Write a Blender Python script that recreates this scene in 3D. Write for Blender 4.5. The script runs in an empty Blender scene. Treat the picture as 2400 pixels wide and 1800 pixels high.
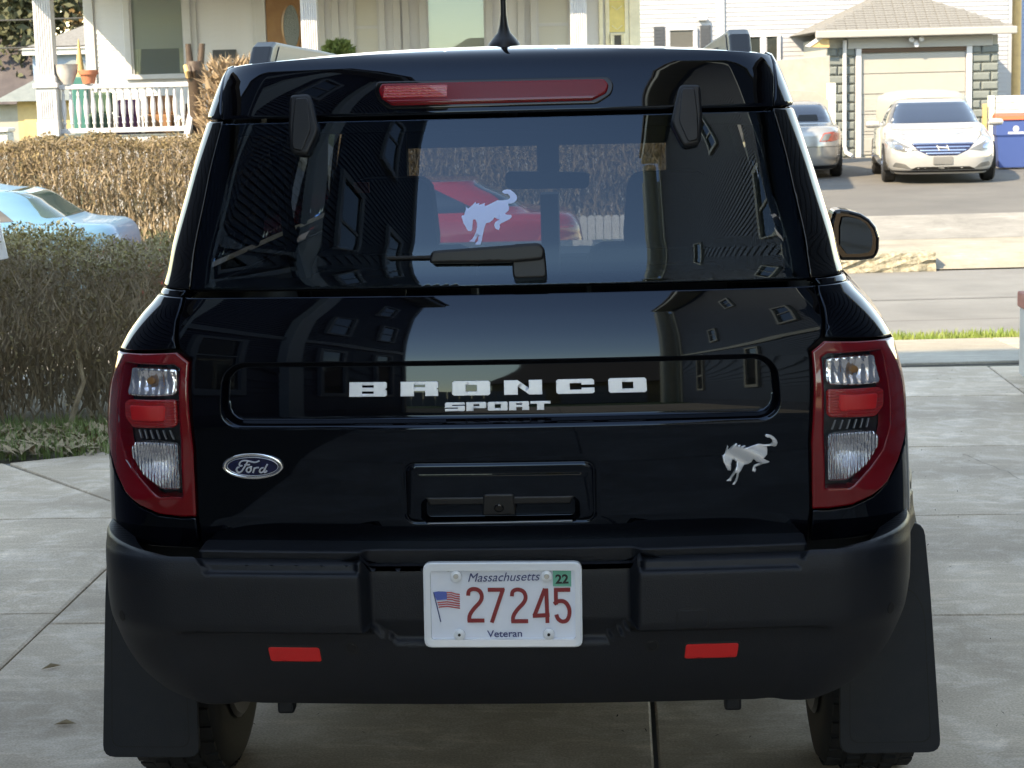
import bpy, math, random
import numpy as np
from mathutils import Matrix, Vector
from mathutils.geometry import delaunay_2d_cdt
random.seed(7); rng = np.random.default_rng(11)
scn = bpy.context.scene
col = scn.collection
R_ = math.radians

# ------------------------------------------------------------------ camera, sky, sun, exposure
cam = bpy.data.cameras.new('camera'); camo = bpy.data.objects.new('camera', cam); col.objects.link(camo)
cam.sensor_width = 36.0; cam.lens = 67.5; cam.clip_start = 0.05; cam.clip_end = 3000
_p, _ro = R_(8.73), 0.025
_r = Vector((1, 0, 0)); _f = Vector((0, math.cos(_p), -math.sin(_p))); _u = _r.cross(_f)
_R = _r * math.cos(_ro) - _u * math.sin(_ro); _U = _u * math.cos(_ro) + _r * math.sin(_ro)
camo.matrix_world = Matrix(((_R.x, _U.x, -_f.x, 0), (_R.y, _U.y, -_f.y, 0), (_R.z, _U.z, -_f.z, 1.68), (0, 0, 0, 1)))
cam.dof.use_dof = True; cam.dof.focus_distance = 4.2; cam.dof.aperture_fstop = 22.0
scn.camera = camo

SUN_EL, SUN_DIR = R_(38), Vector((-0.71, -0.70, 0)).normalized()       # towards the sun, behind and to the left of the camera
wd = bpy.data.worlds.new('World'); scn.world = wd; wd.use_nodes = True
nt = wd.node_tree; bg = nt.nodes['Background']
sky = nt.nodes.new('ShaderNodeTexSky'); sky.sky_type = 'NISHITA'; sky.sun_disc = False
sky.sun_elevation = SUN_EL; sky.sun_rotation = math.atan2(SUN_DIR.x, SUN_DIR.y); sky.altitude = 300; sky.air_density = 1.0; sky.dust_density = 0.0; sky.ozone_density = 2.0
nt.links.new(sky.outputs['Color'], bg.inputs['Color']); bg.inputs['Strength'].default_value = 0.15
sl = bpy.data.lights.new('sun', 'SUN'); so = bpy.data.objects.new('sun', sl); col.objects.link(so)
sl.energy = 2.0; sl.angle = R_(0.53); sl.color = (1.0, 0.97, 0.92)
_sd = Vector((SUN_DIR.x * math.cos(SUN_EL), SUN_DIR.y * math.cos(SUN_EL), math.sin(SUN_EL)))
so.rotation_euler = _sd.to_track_quat('Z', 'Y').to_euler(); so.location = (-20, -25, 30)
scn.view_settings.view_transform = 'Standard'; scn.view_settings.look = 'None'; scn.view_settings.gamma = 1.0
scn.view_settings.use_curve_mapping = False; scn.view_settings.use_white_balance = True; scn.view_settings.white_balance_temperature = 10200; scn.view_settings.white_balance_tint = 10; scn.view_settings.exposure = 2.5
scn.cycles.max_bounces = 8; scn.cycles.transparent_max_bounces = 16; scn.cycles.caustics_reflective = False; scn.cycles.caustics_refractive = False

# ------------------------------------------------------------------ materials
MATS = {}
def mat(name, c=(.5, .5, .5), rough=.6, metal=0., noise=None, bump=None, coat=0., spec=.5, c2=None, emit=None, ior=1.5, wave=None, trans=0.):
    m = bpy.data.materials.new(name); m.use_nodes = True; t = m.node_tree; b = t.nodes['Principled BSDF']
    b.inputs['Base Color'].default_value = (*c, 1); b.inputs['Roughness'].default_value = rough; b.inputs['Metallic'].default_value = metal
    b.inputs['Coat Weight'].default_value = coat; b.inputs['Coat Roughness'].default_value = .02; b.inputs['Specular IOR Level'].default_value = spec; b.inputs['IOR'].default_value = ior
    b.inputs['Transmission Weight'].default_value = trans
    tc = t.nodes.new('ShaderNodeTexCoord')
    if noise:
        sc, det = noise[0], noise[1]
        n = t.nodes.new('ShaderNodeTexNoise'); n.inputs['Scale'].default_value = sc; n.inputs['Detail'].default_value = det; n.inputs['Roughness'].default_value = .65
        t.links.new(tc.outputs['Object'], n.inputs['Vector'])
        r = t.nodes.new('ShaderNodeValToRGB'); lo, hi = (noise[2], noise[3]) if len(noise) > 3 else (.3, .7)
        r.color_ramp.elements[0].position = lo; r.color_ramp.elements[1].position = hi
        r.color_ramp.elements[0].color = (*c, 1); r.color_ramp.elements[1].color = (*(c2 or tuple(min(1, x * 1.3) for x in c)), 1)
        t.links.new(n.outputs['Fac'], r.inputs['Fac']); t.links.new(r.outputs['Color'], b.inputs['Base Color'])
    if bump:
        n = t.nodes.new('ShaderNodeTexNoise'); n.inputs['Scale'].default_value = bump[0]; n.inputs['Detail'].default_value = 4
        t.links.new(tc.outputs['Object'], n.inputs['Vector'])
        bp = t.nodes.new('ShaderNodeBump'); bp.inputs['Strength'].default_value = bump[1]; bp.inputs['Distance'].default_value = bump[2] if len(bump) > 2 else .01
        t.links.new(n.outputs['Fac'], bp.inputs['Height']); t.links.new(bp.outputs['Normal'], b.inputs['Normal'])
    if wave:
        n = t.nodes.new('ShaderNodeTexWave'); n.inputs['Scale'].default_value = wave[0]; n.inputs['Distortion'].default_value = wave[1]; n.bands_direction = wave[3] if len(wave) > 3 else 'X'
        n.inputs['Detail'].default_value = 3; n.inputs['Detail Scale'].default_value = 2
        t.links.new(tc.outputs['Object'], n.inputs['Vector'])
        bp = t.nodes.new('ShaderNodeBump'); bp.inputs['Strength'].default_value = wave[2]; bp.inputs['Distance'].default_value = .004
        t.links.new(n.outputs['Fac'], bp.inputs['Height']); t.links.new(bp.outputs['Normal'], b.inputs['Normal'])
    if emit: b.inputs['Emission Color'].default_value = (*emit[0], 1); b.inputs['Emission Strength'].default_value = emit[1]
    MATS[name] = m; return m
def glass(name, tint, refl=1.45, rough=0.0):
    m = bpy.data.materials.new(name); m.use_nodes = True; t = m.node_tree; t.nodes.remove(t.nodes['Principled BSDF'])
    o = t.nodes['Material Output']; tr = t.nodes.new('ShaderNodeBsdfTransparent'); tr.inputs['Color'].default_value = (*tint, 1)
    g = t.nodes.new('ShaderNodeBsdfGlossy'); g.inputs['Roughness'].default_value = rough; g.inputs['Color'].default_value = (.50, .72, 1, 1)  # blue of the mirrored sky is put into the gloss colour
    f0 = ((refl - 1) / (refl + 1)) ** 2; lw = t.nodes.new('ShaderNodeLayerWeight'); lw.inputs['Blend'].default_value = .5; pw = t.nodes.new('ShaderNodeMath'); pw.operation = 'POWER'; pw.inputs[1].default_value = 5.; f = t.nodes.new('ShaderNodeMath'); f.operation = 'MULTIPLY_ADD'; f.inputs[1].default_value = 1 - f0; f.inputs[2].default_value = f0
    t.links.new(lw.outputs['Facing'], pw.inputs[0]); t.links.new(pw.outputs[0], f.inputs[0]); mx = t.nodes.new('ShaderNodeMixShader')
    t.links.new(f.outputs[0], mx.inputs['Fac']); t.links.new(tr.outputs['BSDF'], mx.inputs[1]); t.links.new(g.outputs['BSDF'], mx.inputs[2]); t.links.new(mx.outputs['Shader'], o.inputs['Surface'])
    MATS[name] = m; return m
M = MATS
mat('paint', (.0014, .0014, .0024), .02, coat=0.0, spec=.36, ior=1.5); MATS['paint'].node_tree.nodes['Principled BSDF'].inputs['Specular Tint'].default_value = (.55, .74, 1, 1)  # specular tint adds the mirrored sky's navy to the paint colour
mat('piano', (.0018, .0018, .0024), .04, spec=.42)
mat('plastic', (.0034, .0050, .0086), .5, bump=(420, .6, .0012), spec=.36, noise=(6, 9, .35, .75), c2=(.0072, .0088, .0122))
mat('plastic_smooth', (.0045, .005, .0065), .42, spec=.35)
mat('flap', (.0045, .0078, .013), .5, bump=(380, .5, .001), spec=.4, noise=(5, 9, .42, .8), c2=(.017, .018, .020))
mat('rubber', (.012, .012, .013), .75, bump=(120, .2, .002))
mat('seal', (.004, .004, .004), .7)
mat('chrome', (.75, .76, .78), .12, metal=1.)
mat('silver', (.62, .64, .68), .32, metal=.55, spec=.6)
mat('letter_white', (.72, .75, .82), .35, metal=.25)
mat('decal', (.52, .66, 1.0), .5)
mat('badge_blue', (.004, .008, .05), .1, coat=1.)
mat('red_lens', (.19, .003, .007), .07, coat=.3, bump=(30, .05, .002))
mat('red_inner', (.42, .006, .006), .14, coat=.8, wave=(55, 2, .35, 'Z'))
mat('red_deep', (.19, .003, .008), .16, coat=.0, spec=.28)
mat('reflector_red', (.80, .010, .012), .32, wave=(220, 1, .3, 'X'), spec=.6)
mat('lamp_silver', (.92, .93, .97), .14, metal=.85, wave=(42, 2.2, 1.0, 'X'))
mat('lamp_silver2', (.88, .86, .88), .16, metal=.85, wave=(20, 3, .5, 'X'))
mat('lamp_dark', (.008, .008, .010), .3)
mat('bulb_amber', (.35, .16, .06), .2); mat('grey_rib', (.22, .23, .25), .3, metal=.5)
mat('plate_white', (.74, .77, .84), .42, noise=(14, 3, .3, .8), c2=(.82, .84, .90))
mat('plate_frame', (.80, .81, .83), .2, coat=.6)
mat('ink_red', (.27, .012, .016), .5)
mat('ink_blue', (.03, .045, .16), .5)
mat('flag_blue', (.07, .12, .42), .5); mat('flag_red', (.55, .06, .07), .5); mat('sticker', (.10, .42, .30), .5); mat('ink_black', (.005, .005, .006), .5)
mat('screw', (.42, .42, .42), .3, metal=1.)
glass('rear_glass', (.14, .15, .165), 1.50)
glass('side_glass', (.02, .022, .024), 1.2)
glass('windshield_glass', (.80, .84, .82), 1.35)
glass('clear_lens', (.93, .94, .96), 1.40)
mat('interior', (.012, .012, .014), .8); mat('seat_cloth', (.02, .02, .024), .9); mat('mirror_glass', (.22, .24, .26), .03, metal=1.)
mat('belt_tag', (.75, .05, .03), .6); mat('rail_grey', (.045, .047, .05), .45); mat('rail_dark', (.014, .015, .018), .45)
mat('rim_dark', (.10, .10, .105), .35, metal=.8); mat('steel', (.35, .35, .36), .3, metal=1.)

# ------------------------------------------------------------------ helpers
def tag(o, label=None, cat=None, group=None, kind=None):
    if label: o['label'] = label
    if cat: o['category'] = cat
    if group: o['group'] = group
    if kind: o['kind'] = kind
    return o
def empty(name, loc=(0, 0, 0), rz=0., label=None, cat=None, group=None, parent=None):
    o = bpy.data.objects.new(name, None); col.objects.link(o); o.location = loc; o.rotation_euler = (0, 0, rz); o.empty_display_size = .1
    if parent: o.parent = parent
    return tag(o, label, cat, group)
def mk(name, V, F, m, parent=None, smooth=False, bevel=0., seg=2):
    me = bpy.data.meshes.new(name); me.from_pydata([tuple(map(float, v)) for v in V], [], F); me.update()
    return mko(name, me, m, parent, smooth, bevel, seg)
def mko(name, me, m, parent=None, smooth=False, bevel=0., seg=2):
    if m is not None and not me.materials: me.materials.append(M[m] if isinstance(m, str) else m)
    if smooth: me.shade_smooth()
    o = bpy.data.objects.new(name, me); col.objects.link(o)
    if parent: o.parent = parent
    if bevel:
        b = o.modifiers.new('bevel', 'BEVEL'); b.width = bevel; b.segments = seg; b.limit_method = 'ANGLE'; b.angle_limit = R_(35)
    return o
def dup(o, parent=None, loc=None, rot=None, scale=None):
    c = o.copy(); col.objects.link(c)
    if parent: c.parent = parent
    if loc is not None: c.location = loc
    if rot is not None: c.rotation_euler = rot
    if scale is not None: c.scale = scale
    return c
class B:
    def __init__(s): s.V = []; s.F = []
    def add(s, V, F):
        n = len(s.V); s.V += [tuple(v) for v in V]; s.F += [tuple(i + n for i in f) for f in F]; return s
    def box(s, x0, x1, y0, y1, z0, z1):
        return s.add([(x0, y0, z0), (x1, y0, z0), (x1, y1, z0), (x0, y1, z0), (x0, y0, z1), (x1, y0, z1), (x1, y1, z1), (x0, y1, z1)],
                     [(0, 3, 2, 1), (4, 5, 6, 7), (0, 1, 5, 4), (1, 2, 6, 5), (2, 3, 7, 6), (3, 0, 4, 7)])
    def prism(s, P, a, b, plane='xz'):     # polygon P swept from a to b along the third axis
        n = len(P)
        mp = {'xz': lambda p, t: (p[0], t, p[1]), 'yz': lambda p, t: (t, p[0], p[1]), 'xy': lambda p, t: (p[0], p[1], t)}[plane]
        V = [mp(p, a) for p in P] + [mp(p, b) for p in P]
        return s.add(V, [tuple(range(n)), tuple(range(2 * n - 1, n - 1, -1))] + [(i, i + n, (i + 1) % n + n, (i + 1) % n) for i in range(n)])
    def tube(s, path, r, n=8, cap=True):
        path = [Vector(p) for p in path]; rs = r if isinstance(r, (list, tuple)) else [r] * len(path); V = []
        for i, p in enumerate(path):
            t = (path[min(i + 1, len(path) - 1)] - path[max(i - 1, 0)]).normalized()
            a = t.orthogonal().normalized() if i == 0 else (a - t * a.dot(t)).normalized()
            b = t.cross(a)
            for k in range(n):
                w = 2 * math.pi * k / n; V.append(p + (a * math.cos(w) + b * math.sin(w)) * rs[i])
        F = [(i * n + k, i * n + (k + 1) % n, (i + 1) * n + (k + 1) % n, (i + 1) * n + k) for i in range(len(path) - 1) for k in range(n)]
        if cap: F += [tuple(range(n - 1, -1, -1)), tuple(range((len(path) - 1) * n, len(path) * n))]
        return s.add(V, F)
    def lathe(s, prof, c=(0, 0, 0), axis='z', n=24):   # prof: (radius, height)
        V = []
        for r, h in prof:
            for k in range(n):
                w = 2 * math.pi * k / n; x, y = r * math.cos(w), r * math.sin(w)
                V.append({'z': (c[0] + x, c[1] + y, c[2] + h), 'x': (c[0] + h, c[1] + x, c[2] + y), 'y': (c[0] + x, c[1] + h, c[2] + y)}[axis])
        m = len(prof)
        return s.add(V, [(i * n + k, i * n + (k + 1) % n, (i + 1) * n + (k + 1) % n, (i + 1) * n + k) for i in range(m - 1) for k in range(n)] + [tuple(range(n - 1, -1, -1)), tuple(range((m - 1) * n, m * n))])
    def obj(s, name, m, parent=None, smooth=False, bevel=0., seg=2):
        o = mk(name, s.V, s.F, m, parent, smooth, bevel, seg)
        if smooth: 
            try: o.data.set_sharp_from_angle(angle=R_(40))
            except Exception: pass
        return o
def bx(name, x0, x1, y0, y1, z0, z1, m, parent=None, bevel=0.): return B().box(x0, x1, y0, y1, z0, z1).obj(name, m, parent, bevel=bevel)

def pchip(x, y):
    x = np.asarray(x, float); y = np.asarray(y, float); h = np.diff(x); d = np.diff(y) / h; m = np.zeros(len(x)); m[0] = d[0]; m[-1] = d[-1]
    for i in range(1, len(x) - 1):
        if d[i - 1] * d[i] > 0:
            w1 = 2 * h[i] + h[i - 1]; w2 = h[i] + 2 * h[i - 1]; m[i] = (w1 + w2) / (w1 / d[i - 1] + w2 / d[i])
    def f(t):
        t = np.clip(t, x[0], x[-1]); i = np.clip(np.searchsorted(x, t) - 1, 0, len(x) - 2); s = (t - x[i]) / h[i]
        return (1 + 2 * s) * (1 - s) ** 2 * y[i] + s * (1 - s) ** 2 * h[i] * m[i] + s * s * (3 - 2 * s) * y[i + 1] + s * s * (s - 1) * h[i] * m[i + 1]
    return f
def sstep(a, b, x):
    t = np.clip((x - a) / (b - a), 0, 1); return t * t * (3 - 2 * t)
def resample(P, h):
    out = []
    for i in range(len(P)):
        a = np.array(P[i], float); b = np.array(P[(i + 1) % len(P)], float); n = max(1, int(math.ceil(np.hypot(*(b - a)) / h)))
        out += [a + (b - a) * k / n for k in range(n)]
    return np.array(out)
def inside(pts, P):
    x, y = pts[:, 0], pts[:, 1]; c = np.zeros(len(pts), bool); n = len(P)
    for i in range(n):
        x1, y1 = P[i]; x2, y2 = P[i - 1]
        if y1 == y2: continue
        c ^= ((y1 > y) != (y2 > y)) & (x < (x2 - x1) * (y - y1) / (y2 - y1) + x1)
    return c
def rround(P, r, n=4):       # round the corners of a polygon
    out = []; N = len(P)
    for i in range(N):
        p = np.array(P[i], float); a = np.array(P[i - 1], float) - p; b = np.array(P[(i + 1) % N], float) - p
        la, lb = np.hypot(*a), np.hypot(*b); d = min(r, la * .45, lb * .45); s, e = p + a / la * d, p + b / lb * d
        for k in range(n + 1):
            t = k / n; out.append(tuple((1 - t) ** 2 * s + 2 * t * (1 - t) * p + t * t * e))
    return out
def smoothpoly(P, closed=True, it=2):
    P = [np.array(p, float) for p in P]
    for _ in range(it):
        Q = []
        for i in range(len(P) if closed else len(P) - 1):
            a, b = P[i], P[(i + 1) % len(P)]; Q += [a * .75 + b * .25, a * .25 + b * .75]
        if not closed: Q = [P[0]] + Q + [P[-1]]
        P = Q
    return [tuple(p) for p in P]
def stroke(path, w):          # outline polygon of a polyline of width w
    P = [np.array(p, float) for p in path]; L, Rr = [], []
    for i, p in enumerate(P):
        t = P[min(i + 1, len(P) - 1)] - P[max(i - 1, 0)]; t /= (np.hypot(*t) + 1e-12); nrm = np.array([-t[1], t[0]]); L.append(p + nrm * w / 2); Rr.append(p - nrm * w / 2)
    return [tuple(p) for p in L] + [tuple(p) for p in Rr[::-1]]
def area2(P): P = np.asarray(P); return .5 * np.sum(P[:, 0] * np.roll(P[:, 1], -1) - np.roll(P[:, 0], -1) * P[:, 1])
def patch(name, poly, lift, m, parent=None, holes=(), h=.02, off=0., depth=.012, rim=.0025, disp=None, sg=1, bh=None, feats=()):
    """a panel cut to an outline in the surface's own two coordinates, lifted onto that surface, with rounded edges and a return flange"""
    q_ = np.asarray(poly, float); per = np.hypot(*(np.roll(q_, -1, 0) - q_).T).sum(); bh = min(bh or h, max(.004, 1.2 * abs(area2(q_)) / per))
    loops = []
    for k, P in enumerate([poly] + list(holes)):
        P = [tuple(p) for p in P]
        if (area2(P) < 0) != (k > 0): P = P[::-1]
        loops.append(resample(P, bh or h))
    bpts = np.concatenate(loops); outn = []
    for L in loops:
        t = np.roll(L, -1, 0) - np.roll(L, 1, 0); t /= np.maximum(np.hypot(t[:, 0], t[:, 1]), 1e-9)[:, None]; outn.append(np.stack([t[:, 1], -t[:, 0]], 1))
    outn = np.concatenate(outn)
    lo, hi = bpts.min(0), bpts.max(0)
    def free(p, d):
        keep = inside(p, loops[0])
        for L in loops[1:]: keep &= ~inside(p, L)
        p = p[keep]
        if len(p) == 0: return p
        ok = np.ones(len(p), bool)
        for i in range(0, len(bpts), 64):
            dd = ((p[:, None, :] - bpts[None, i:i + 64, :]) ** 2).sum(-1).min(1); ok &= dd > d * d
        return p[ok]
    ring = free(bpts - outn * rim * 1.6, rim * 1.2)
    gx, gy = np.meshgrid(np.arange(lo[0] + h * .37, hi[0], h), np.arange(lo[1] + h * .41, hi[1], h)); g = free(np.stack([gx.ravel(), gy.ravel()], 1), max(rim * 2.4, h * .45))
    fl = [np.asarray(q, float) for q in feats]
    if fl and len(g):
        fp = np.concatenate([resample(q, h * .5) for q in fl]); ok = np.ones(len(g), bool)
        for i in range(0, len(fp), 128): ok &= ((g[:, None, :] - fp[None, i:i + 128, :]) ** 2).sum(-1).min(1) > (h * .3) ** 2
        g = g[ok]
    nb = len(bpts); allp = np.concatenate([bpts, ring] + fl + ([g] if len(g) else []))
    edges = []; s = nb + len(ring)
    for L in fl:
        n = len(L); edges += [(s + i, s + (i + 1) % n) for i in range(n)]; s += n
    s = 0
    for L in loops:
        n = len(L); edges += [(s + i, s + (i + 1) % n) for i in range(n)]; s += n
    r = delaunay_2d_cdt([Vector((float(a), float(b))) for a, b in allp], edges, [], 0, 1e-7)
    p2 = np.array([tuple(v) for v in r[0]]); tri = np.array([list(f) for f in r[2] if len(f) == 3])
    orig = r[3]; newid = {}
    for i, l in enumerate(orig):
        for j in l: newid[j] = i
    cen = p2[tri].mean(1); keep = inside(cen, loops[0])
    for L in loops[1:]: keep &= ~inside(cen, L)
    tri = tri[keep]
    def pos(p):
        e = 2e-4; f = lambda q: lift(q[:, 0], q[:, 1])
        a = f(p); du = f(p + [e, 0]) - f(p - [e, 0]); dv = f(p + [0, e]) - f(p - [0, e]); n = np.cross(du, dv) * sg; n /= np.maximum(np.linalg.norm(n, axis=1), 1e-12)[:, None]
        d = off + (disp(p[:, 0], p[:, 1]) if disp is not None else 0.)
        return a + n * (np.asarray(d)[:, None] if np.ndim(d) else d)
    e = 4e-4; P = pos(p2); du = pos(p2 + [e, 0]) - pos(p2 - [e, 0]); dv = pos(p2 + [0, e]) - pos(p2 - [0, e])
    N = np.cross(du, dv) * sg; N /= np.maximum(np.linalg.norm(N, axis=1), 1e-12)[:, None]
    bi = np.array([newid[i] for i in range(nb)]); tu = du / np.maximum(np.linalg.norm(du, axis=1), 1e-12)[:, None]; tv = dv / np.maximum(np.linalg.norm(dv, axis=1), 1e-12)[:, None]
    O = tu[bi] * outn[:, :1] + tv[bi] * outn[:, 1:]; O /= np.maximum(np.linalg.norm(O, axis=1), 1e-12)[:, None]
    VN = N.copy(); VN[bi] = N[bi] + O * 1.1; P[bi] = P[bi] - N[bi] * rim
    nv = len(P); sk = P[bi] - N[bi] * depth
    V = np.concatenate([P, P[bi], sk]); VN = np.concatenate([VN, O, O]); VN /= np.maximum(np.linalg.norm(VN, axis=1), 1e-12)[:, None]
    F = [tuple(t) if sg > 0 else tuple(t[::-1]) for t in tri.tolist()]; s = 0
    for L in loops:
        n = len(L)
        for i in range(n):
            a, b = s + i, s + (i + 1) % n; q = (nv + a, nv + nb + a, nv + nb + b, nv + b); F.append(q if sg > 0 else q[::-1])
        s += n
    me = bpy.data.meshes.new(name); me.from_pydata(V.tolist(), [], F); me.update(); me.shade_smooth()
    me.normals_split_custom_set_from_vertices([tuple(v) for v in VN.tolist()])
    return mko(name, me, m, parent)

# ------------------------------------------------------------------ setting: ground, driveway, street
mat('dirt', (.10, .085, .06), .95, noise=(3, 6), c2=(.17, .15, .10), bump=(20, .5))
mat('lawn', (.06, .085, .025), .95, noise=(2.2, 6), c2=(.13, .12, .05), bump=(60, .6))
mat('joint', (.13, .125, .115), .95, noise=(9, 4))
def concrete(name, c, c2, stain):
    m = mat(name, c, .82, noise=(1.3, 9, .32, .68), c2=c2, bump=(85, .3, .004), spec=.35); t = m.node_tree; b = t.nodes['Principled BSDF']
    src = b.inputs['Base Color'].links[0].from_socket; tc = t.nodes.new('ShaderNodeTexCoord'); oi = t.nodes.new('ShaderNodeObjectInfo')
    n2 = t.nodes.new('ShaderNodeTexNoise'); n2.inputs['Scale'].default_value = 5.5; n2.inputs['Detail'].default_value = 10; n2.inputs['Roughness'].default_value = .72; n2.inputs['Distortion'].default_value = .6
    t.links.new(tc.outputs['Object'], n2.inputs['Vector']); r2 = t.nodes.new('ShaderNodeValToRGB'); r2.color_ramp.elements[0].position = .48; r2.color_ramp.elements[1].position = .64
    r2.color_ramp.elements[0].color = (0, 0, 0, 1); r2.color_ramp.elements[1].color = (1, 1, 1, 1); t.links.new(n2.outputs['Fac'], r2.inputs['Fac'])
    mx = t.nodes.new('ShaderNodeMixRGB'); mx.blend_type = 'MIX'; mx.inputs['Color2'].default_value = (*stain, 1); t.links.new(src, mx.inputs['Color1'])
    mm = t.nodes.new('ShaderNodeMath'); mm.operation = 'MULTIPLY'; mm.inputs[1].default_value = .55; t.links.new(r2.outputs['Color'], mm.inputs[0]); t.links.new(mm.outputs[0], mx.inputs['Fac'])
    v = t.nodes.new('ShaderNodeMath'); v.operation = 'MULTIPLY_ADD'; v.inputs[1].default_value = .16; v.inputs[2].default_value = .92; t.links.new(oi.outputs['Random'], v.inputs[0])
    vm = t.nodes.new('ShaderNodeMixRGB'); vm.blend_type = 'MULTIPLY'; vm.inputs['Fac'].default_value = 1; t.links.new(mx.outputs['Color'], vm.inputs['Color1']); t.links.new(v.outputs[0], vm.inputs['Color2'])
    n3 = t.nodes.new('ShaderNodeTexNoise'); n3.inputs['Scale'].default_value = 150; n3.inputs['Detail'].default_value = 3; t.links.new(tc.outputs['Object'], n3.inputs['Vector'])
    r3 = t.nodes.new('ShaderNodeMapRange'); r3.inputs['From Min'].default_value = .3; r3.inputs['From Max'].default_value = .7; r3.inputs['To Min'].default_value = .78; r3.inputs['To Max'].default_value = 1.18; t.links.new(n3.outputs['Fac'], r3.inputs['Value'])
    n4 = t.nodes.new('ShaderNodeTexNoise'); n4.inputs['Scale'].default_value = .9; n4.inputs['Detail'].default_value = 5; n4.inputs['Roughness'].default_value = .6; t.links.new(tc.outputs['Object'], n4.inputs['Vector'])
    r4 = t.nodes.new('ShaderNodeMapRange'); r4.inputs['From Min'].default_value = .30; r4.inputs['From Max'].default_value = .62; r4.inputs['To Min'].default_value = .72; r4.inputs['To Max'].default_value = 1.06; t.links.new(n4.outputs['Fac'], r4.inputs['Value'])
    mp = t.nodes.new('ShaderNodeMapping'); mp.inputs['Scale'].default_value = (1.6, 7.5, 1); t.links.new(tc.outputs['Object'], mp.inputs['Vector'])
    n5 = t.nodes.new('ShaderNodeTexNoise'); n5.inputs['Scale'].default_value = 1.6; n5.inputs['Detail'].default_value = 8; n5.inputs['Roughness'].default_value = .7; n5.inputs['Distortion'].default_value = .5; t.links.new(mp.outputs['Vector'], n5.inputs['Vector'])
    r5 = t.nodes.new('ShaderNodeMapRange'); r5.inputs['From Min'].default_value = .52; r5.inputs['From Max'].default_value = .72; r5.inputs['To Min'].default_value = 1.; r5.inputs['To Max'].default_value = 1.38; t.links.new(n5.outputs['Fac'], r5.inputs['Value'])
    k0 = t.nodes.new('ShaderNodeMixRGB'); k0.blend_type = 'MULTIPLY'; k0.inputs['Fac'].default_value = 1; t.links.new(vm.outputs['Color'], k0.inputs['Color1']); t.links.new(r5.outputs['Result'], k0.inputs['Color2'])
    k1 = t.nodes.new('ShaderNodeMixRGB'); k1.blend_type = 'MULTIPLY'; k1.inputs['Fac'].default_value = 1; t.links.new(k0.outputs['Color'], k1.inputs['Color1']); t.links.new(r3.outputs['Result'], k1.inputs['Color2'])
    k2 = t.nodes.new('ShaderNodeMixRGB'); k2.blend_type = 'MULTIPLY'; k2.inputs['Fac'].default_value = 1; t.links.new(k1.outputs['Color'], k2.inputs['Color1']); t.links.new(r4.outputs['Result'], k2.inputs['Color2'])
    t.links.new(k2.outputs['Color'], b.inputs['Base Color'])
concrete('concrete', (.45, .345, .25), (.56, .44, .325), (.76, .63, .51))
concrete('concrete_tan', (.28, .25, .20), (.34, .305, .25), (.24, .215, .175))
concrete('concrete_old', (.22, .21, .19), (.28, .265, .24), (.18, .17, .155))
mat('asphalt', (.135, .132, .125), .9, noise=(1.1, 10, .3, .75), c2=(.20, .196, .185), bump=(160, .5, .006))
mat('asphalt_dark', (.09, .085, .08), .9, noise=(.7, 10, .3, .75), c2=(.14, .132, .12), bump=(120, .5, .006))
mat('granite', (.17, .15, .105), .8, noise=(24, 6, .35, .65), c2=(.38, .345, .27), bump=(30, .5, .012))
def sheet(name, pts, m, parent=None, kind='structure'):
    o = mk(name, pts, [tuple(range(len(pts)))], m, parent)
    if not parent: tag(o, kind=kind)
    return o
sheet('ground', [(-900, -900, -.64), (900, -900, -.64), (900, 900, -.64), (-900, 900, -.64)], 'lawn')
sheet('yard', [(-40, -70, -.03), (40, -70, -.03), (40, 11.42, -.03), (-40, 11.42, -.03)], 'dirt')
YAW = R_(3.2)
drv = tag(B().box(-1.87, 4.6, -16, 11.3, -.2, -.014).obj('driveway', 'joint'), kind='structure'); drv.rotation_euler.z = -YAW
slabme = {}
def slab(parent, x0, x1, y0, y1, zt, m, th=.1, name='slab', b=.006, zoff=0.):
    key = (round(x1 - x0, 3), round(y1 - y0, 3), m, th)
    if key not in slabme:
        w, l = (x1 - x0) / 2, (y1 - y0) / 2; V = []
        for z, i in ((-th, 0), (-b, 0), (0, b)): V += [(-w + i, -l + i, z), (w - i, -l + i, z), (w - i, l - i, z), (-w + i, l - i, z)]
        F = [(8, 9, 10, 11)] + [(k * 4 + j, k * 4 + (j + 1) % 4, k * 4 + 4 + (j + 1) % 4, k * 4 + 4 + j) for k in (0, 1) for j in range(4)]
        me = bpy.data.meshes.new(name); me.from_pydata(V, [], F); me.materials.append(M[m]); slabme[key] = me
    o = bpy.data.objects.new(name, slabme[key]); col.objects.link(o); o.parent = parent; o.location = ((x0 + x1) / 2, (y0 + y1) / 2, zt + zoff); return o
ys = [-15.6 + 1.43 * k for k in range(19)] + [11.22]      # joints every 1.43 m; one lies at y = 5.85
xs = [(-1.868, .08), (.08, 2.18), (2.18, 4.28)]
for i in range(len(ys) - 1):
    for x0, x1 in xs: slab(drv, x0 + .006, x1 - .006, ys[i] + .006 + .11, ys[i + 1] - .006 + .11, random.uniform(-.003, .002), 'concrete')
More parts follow.
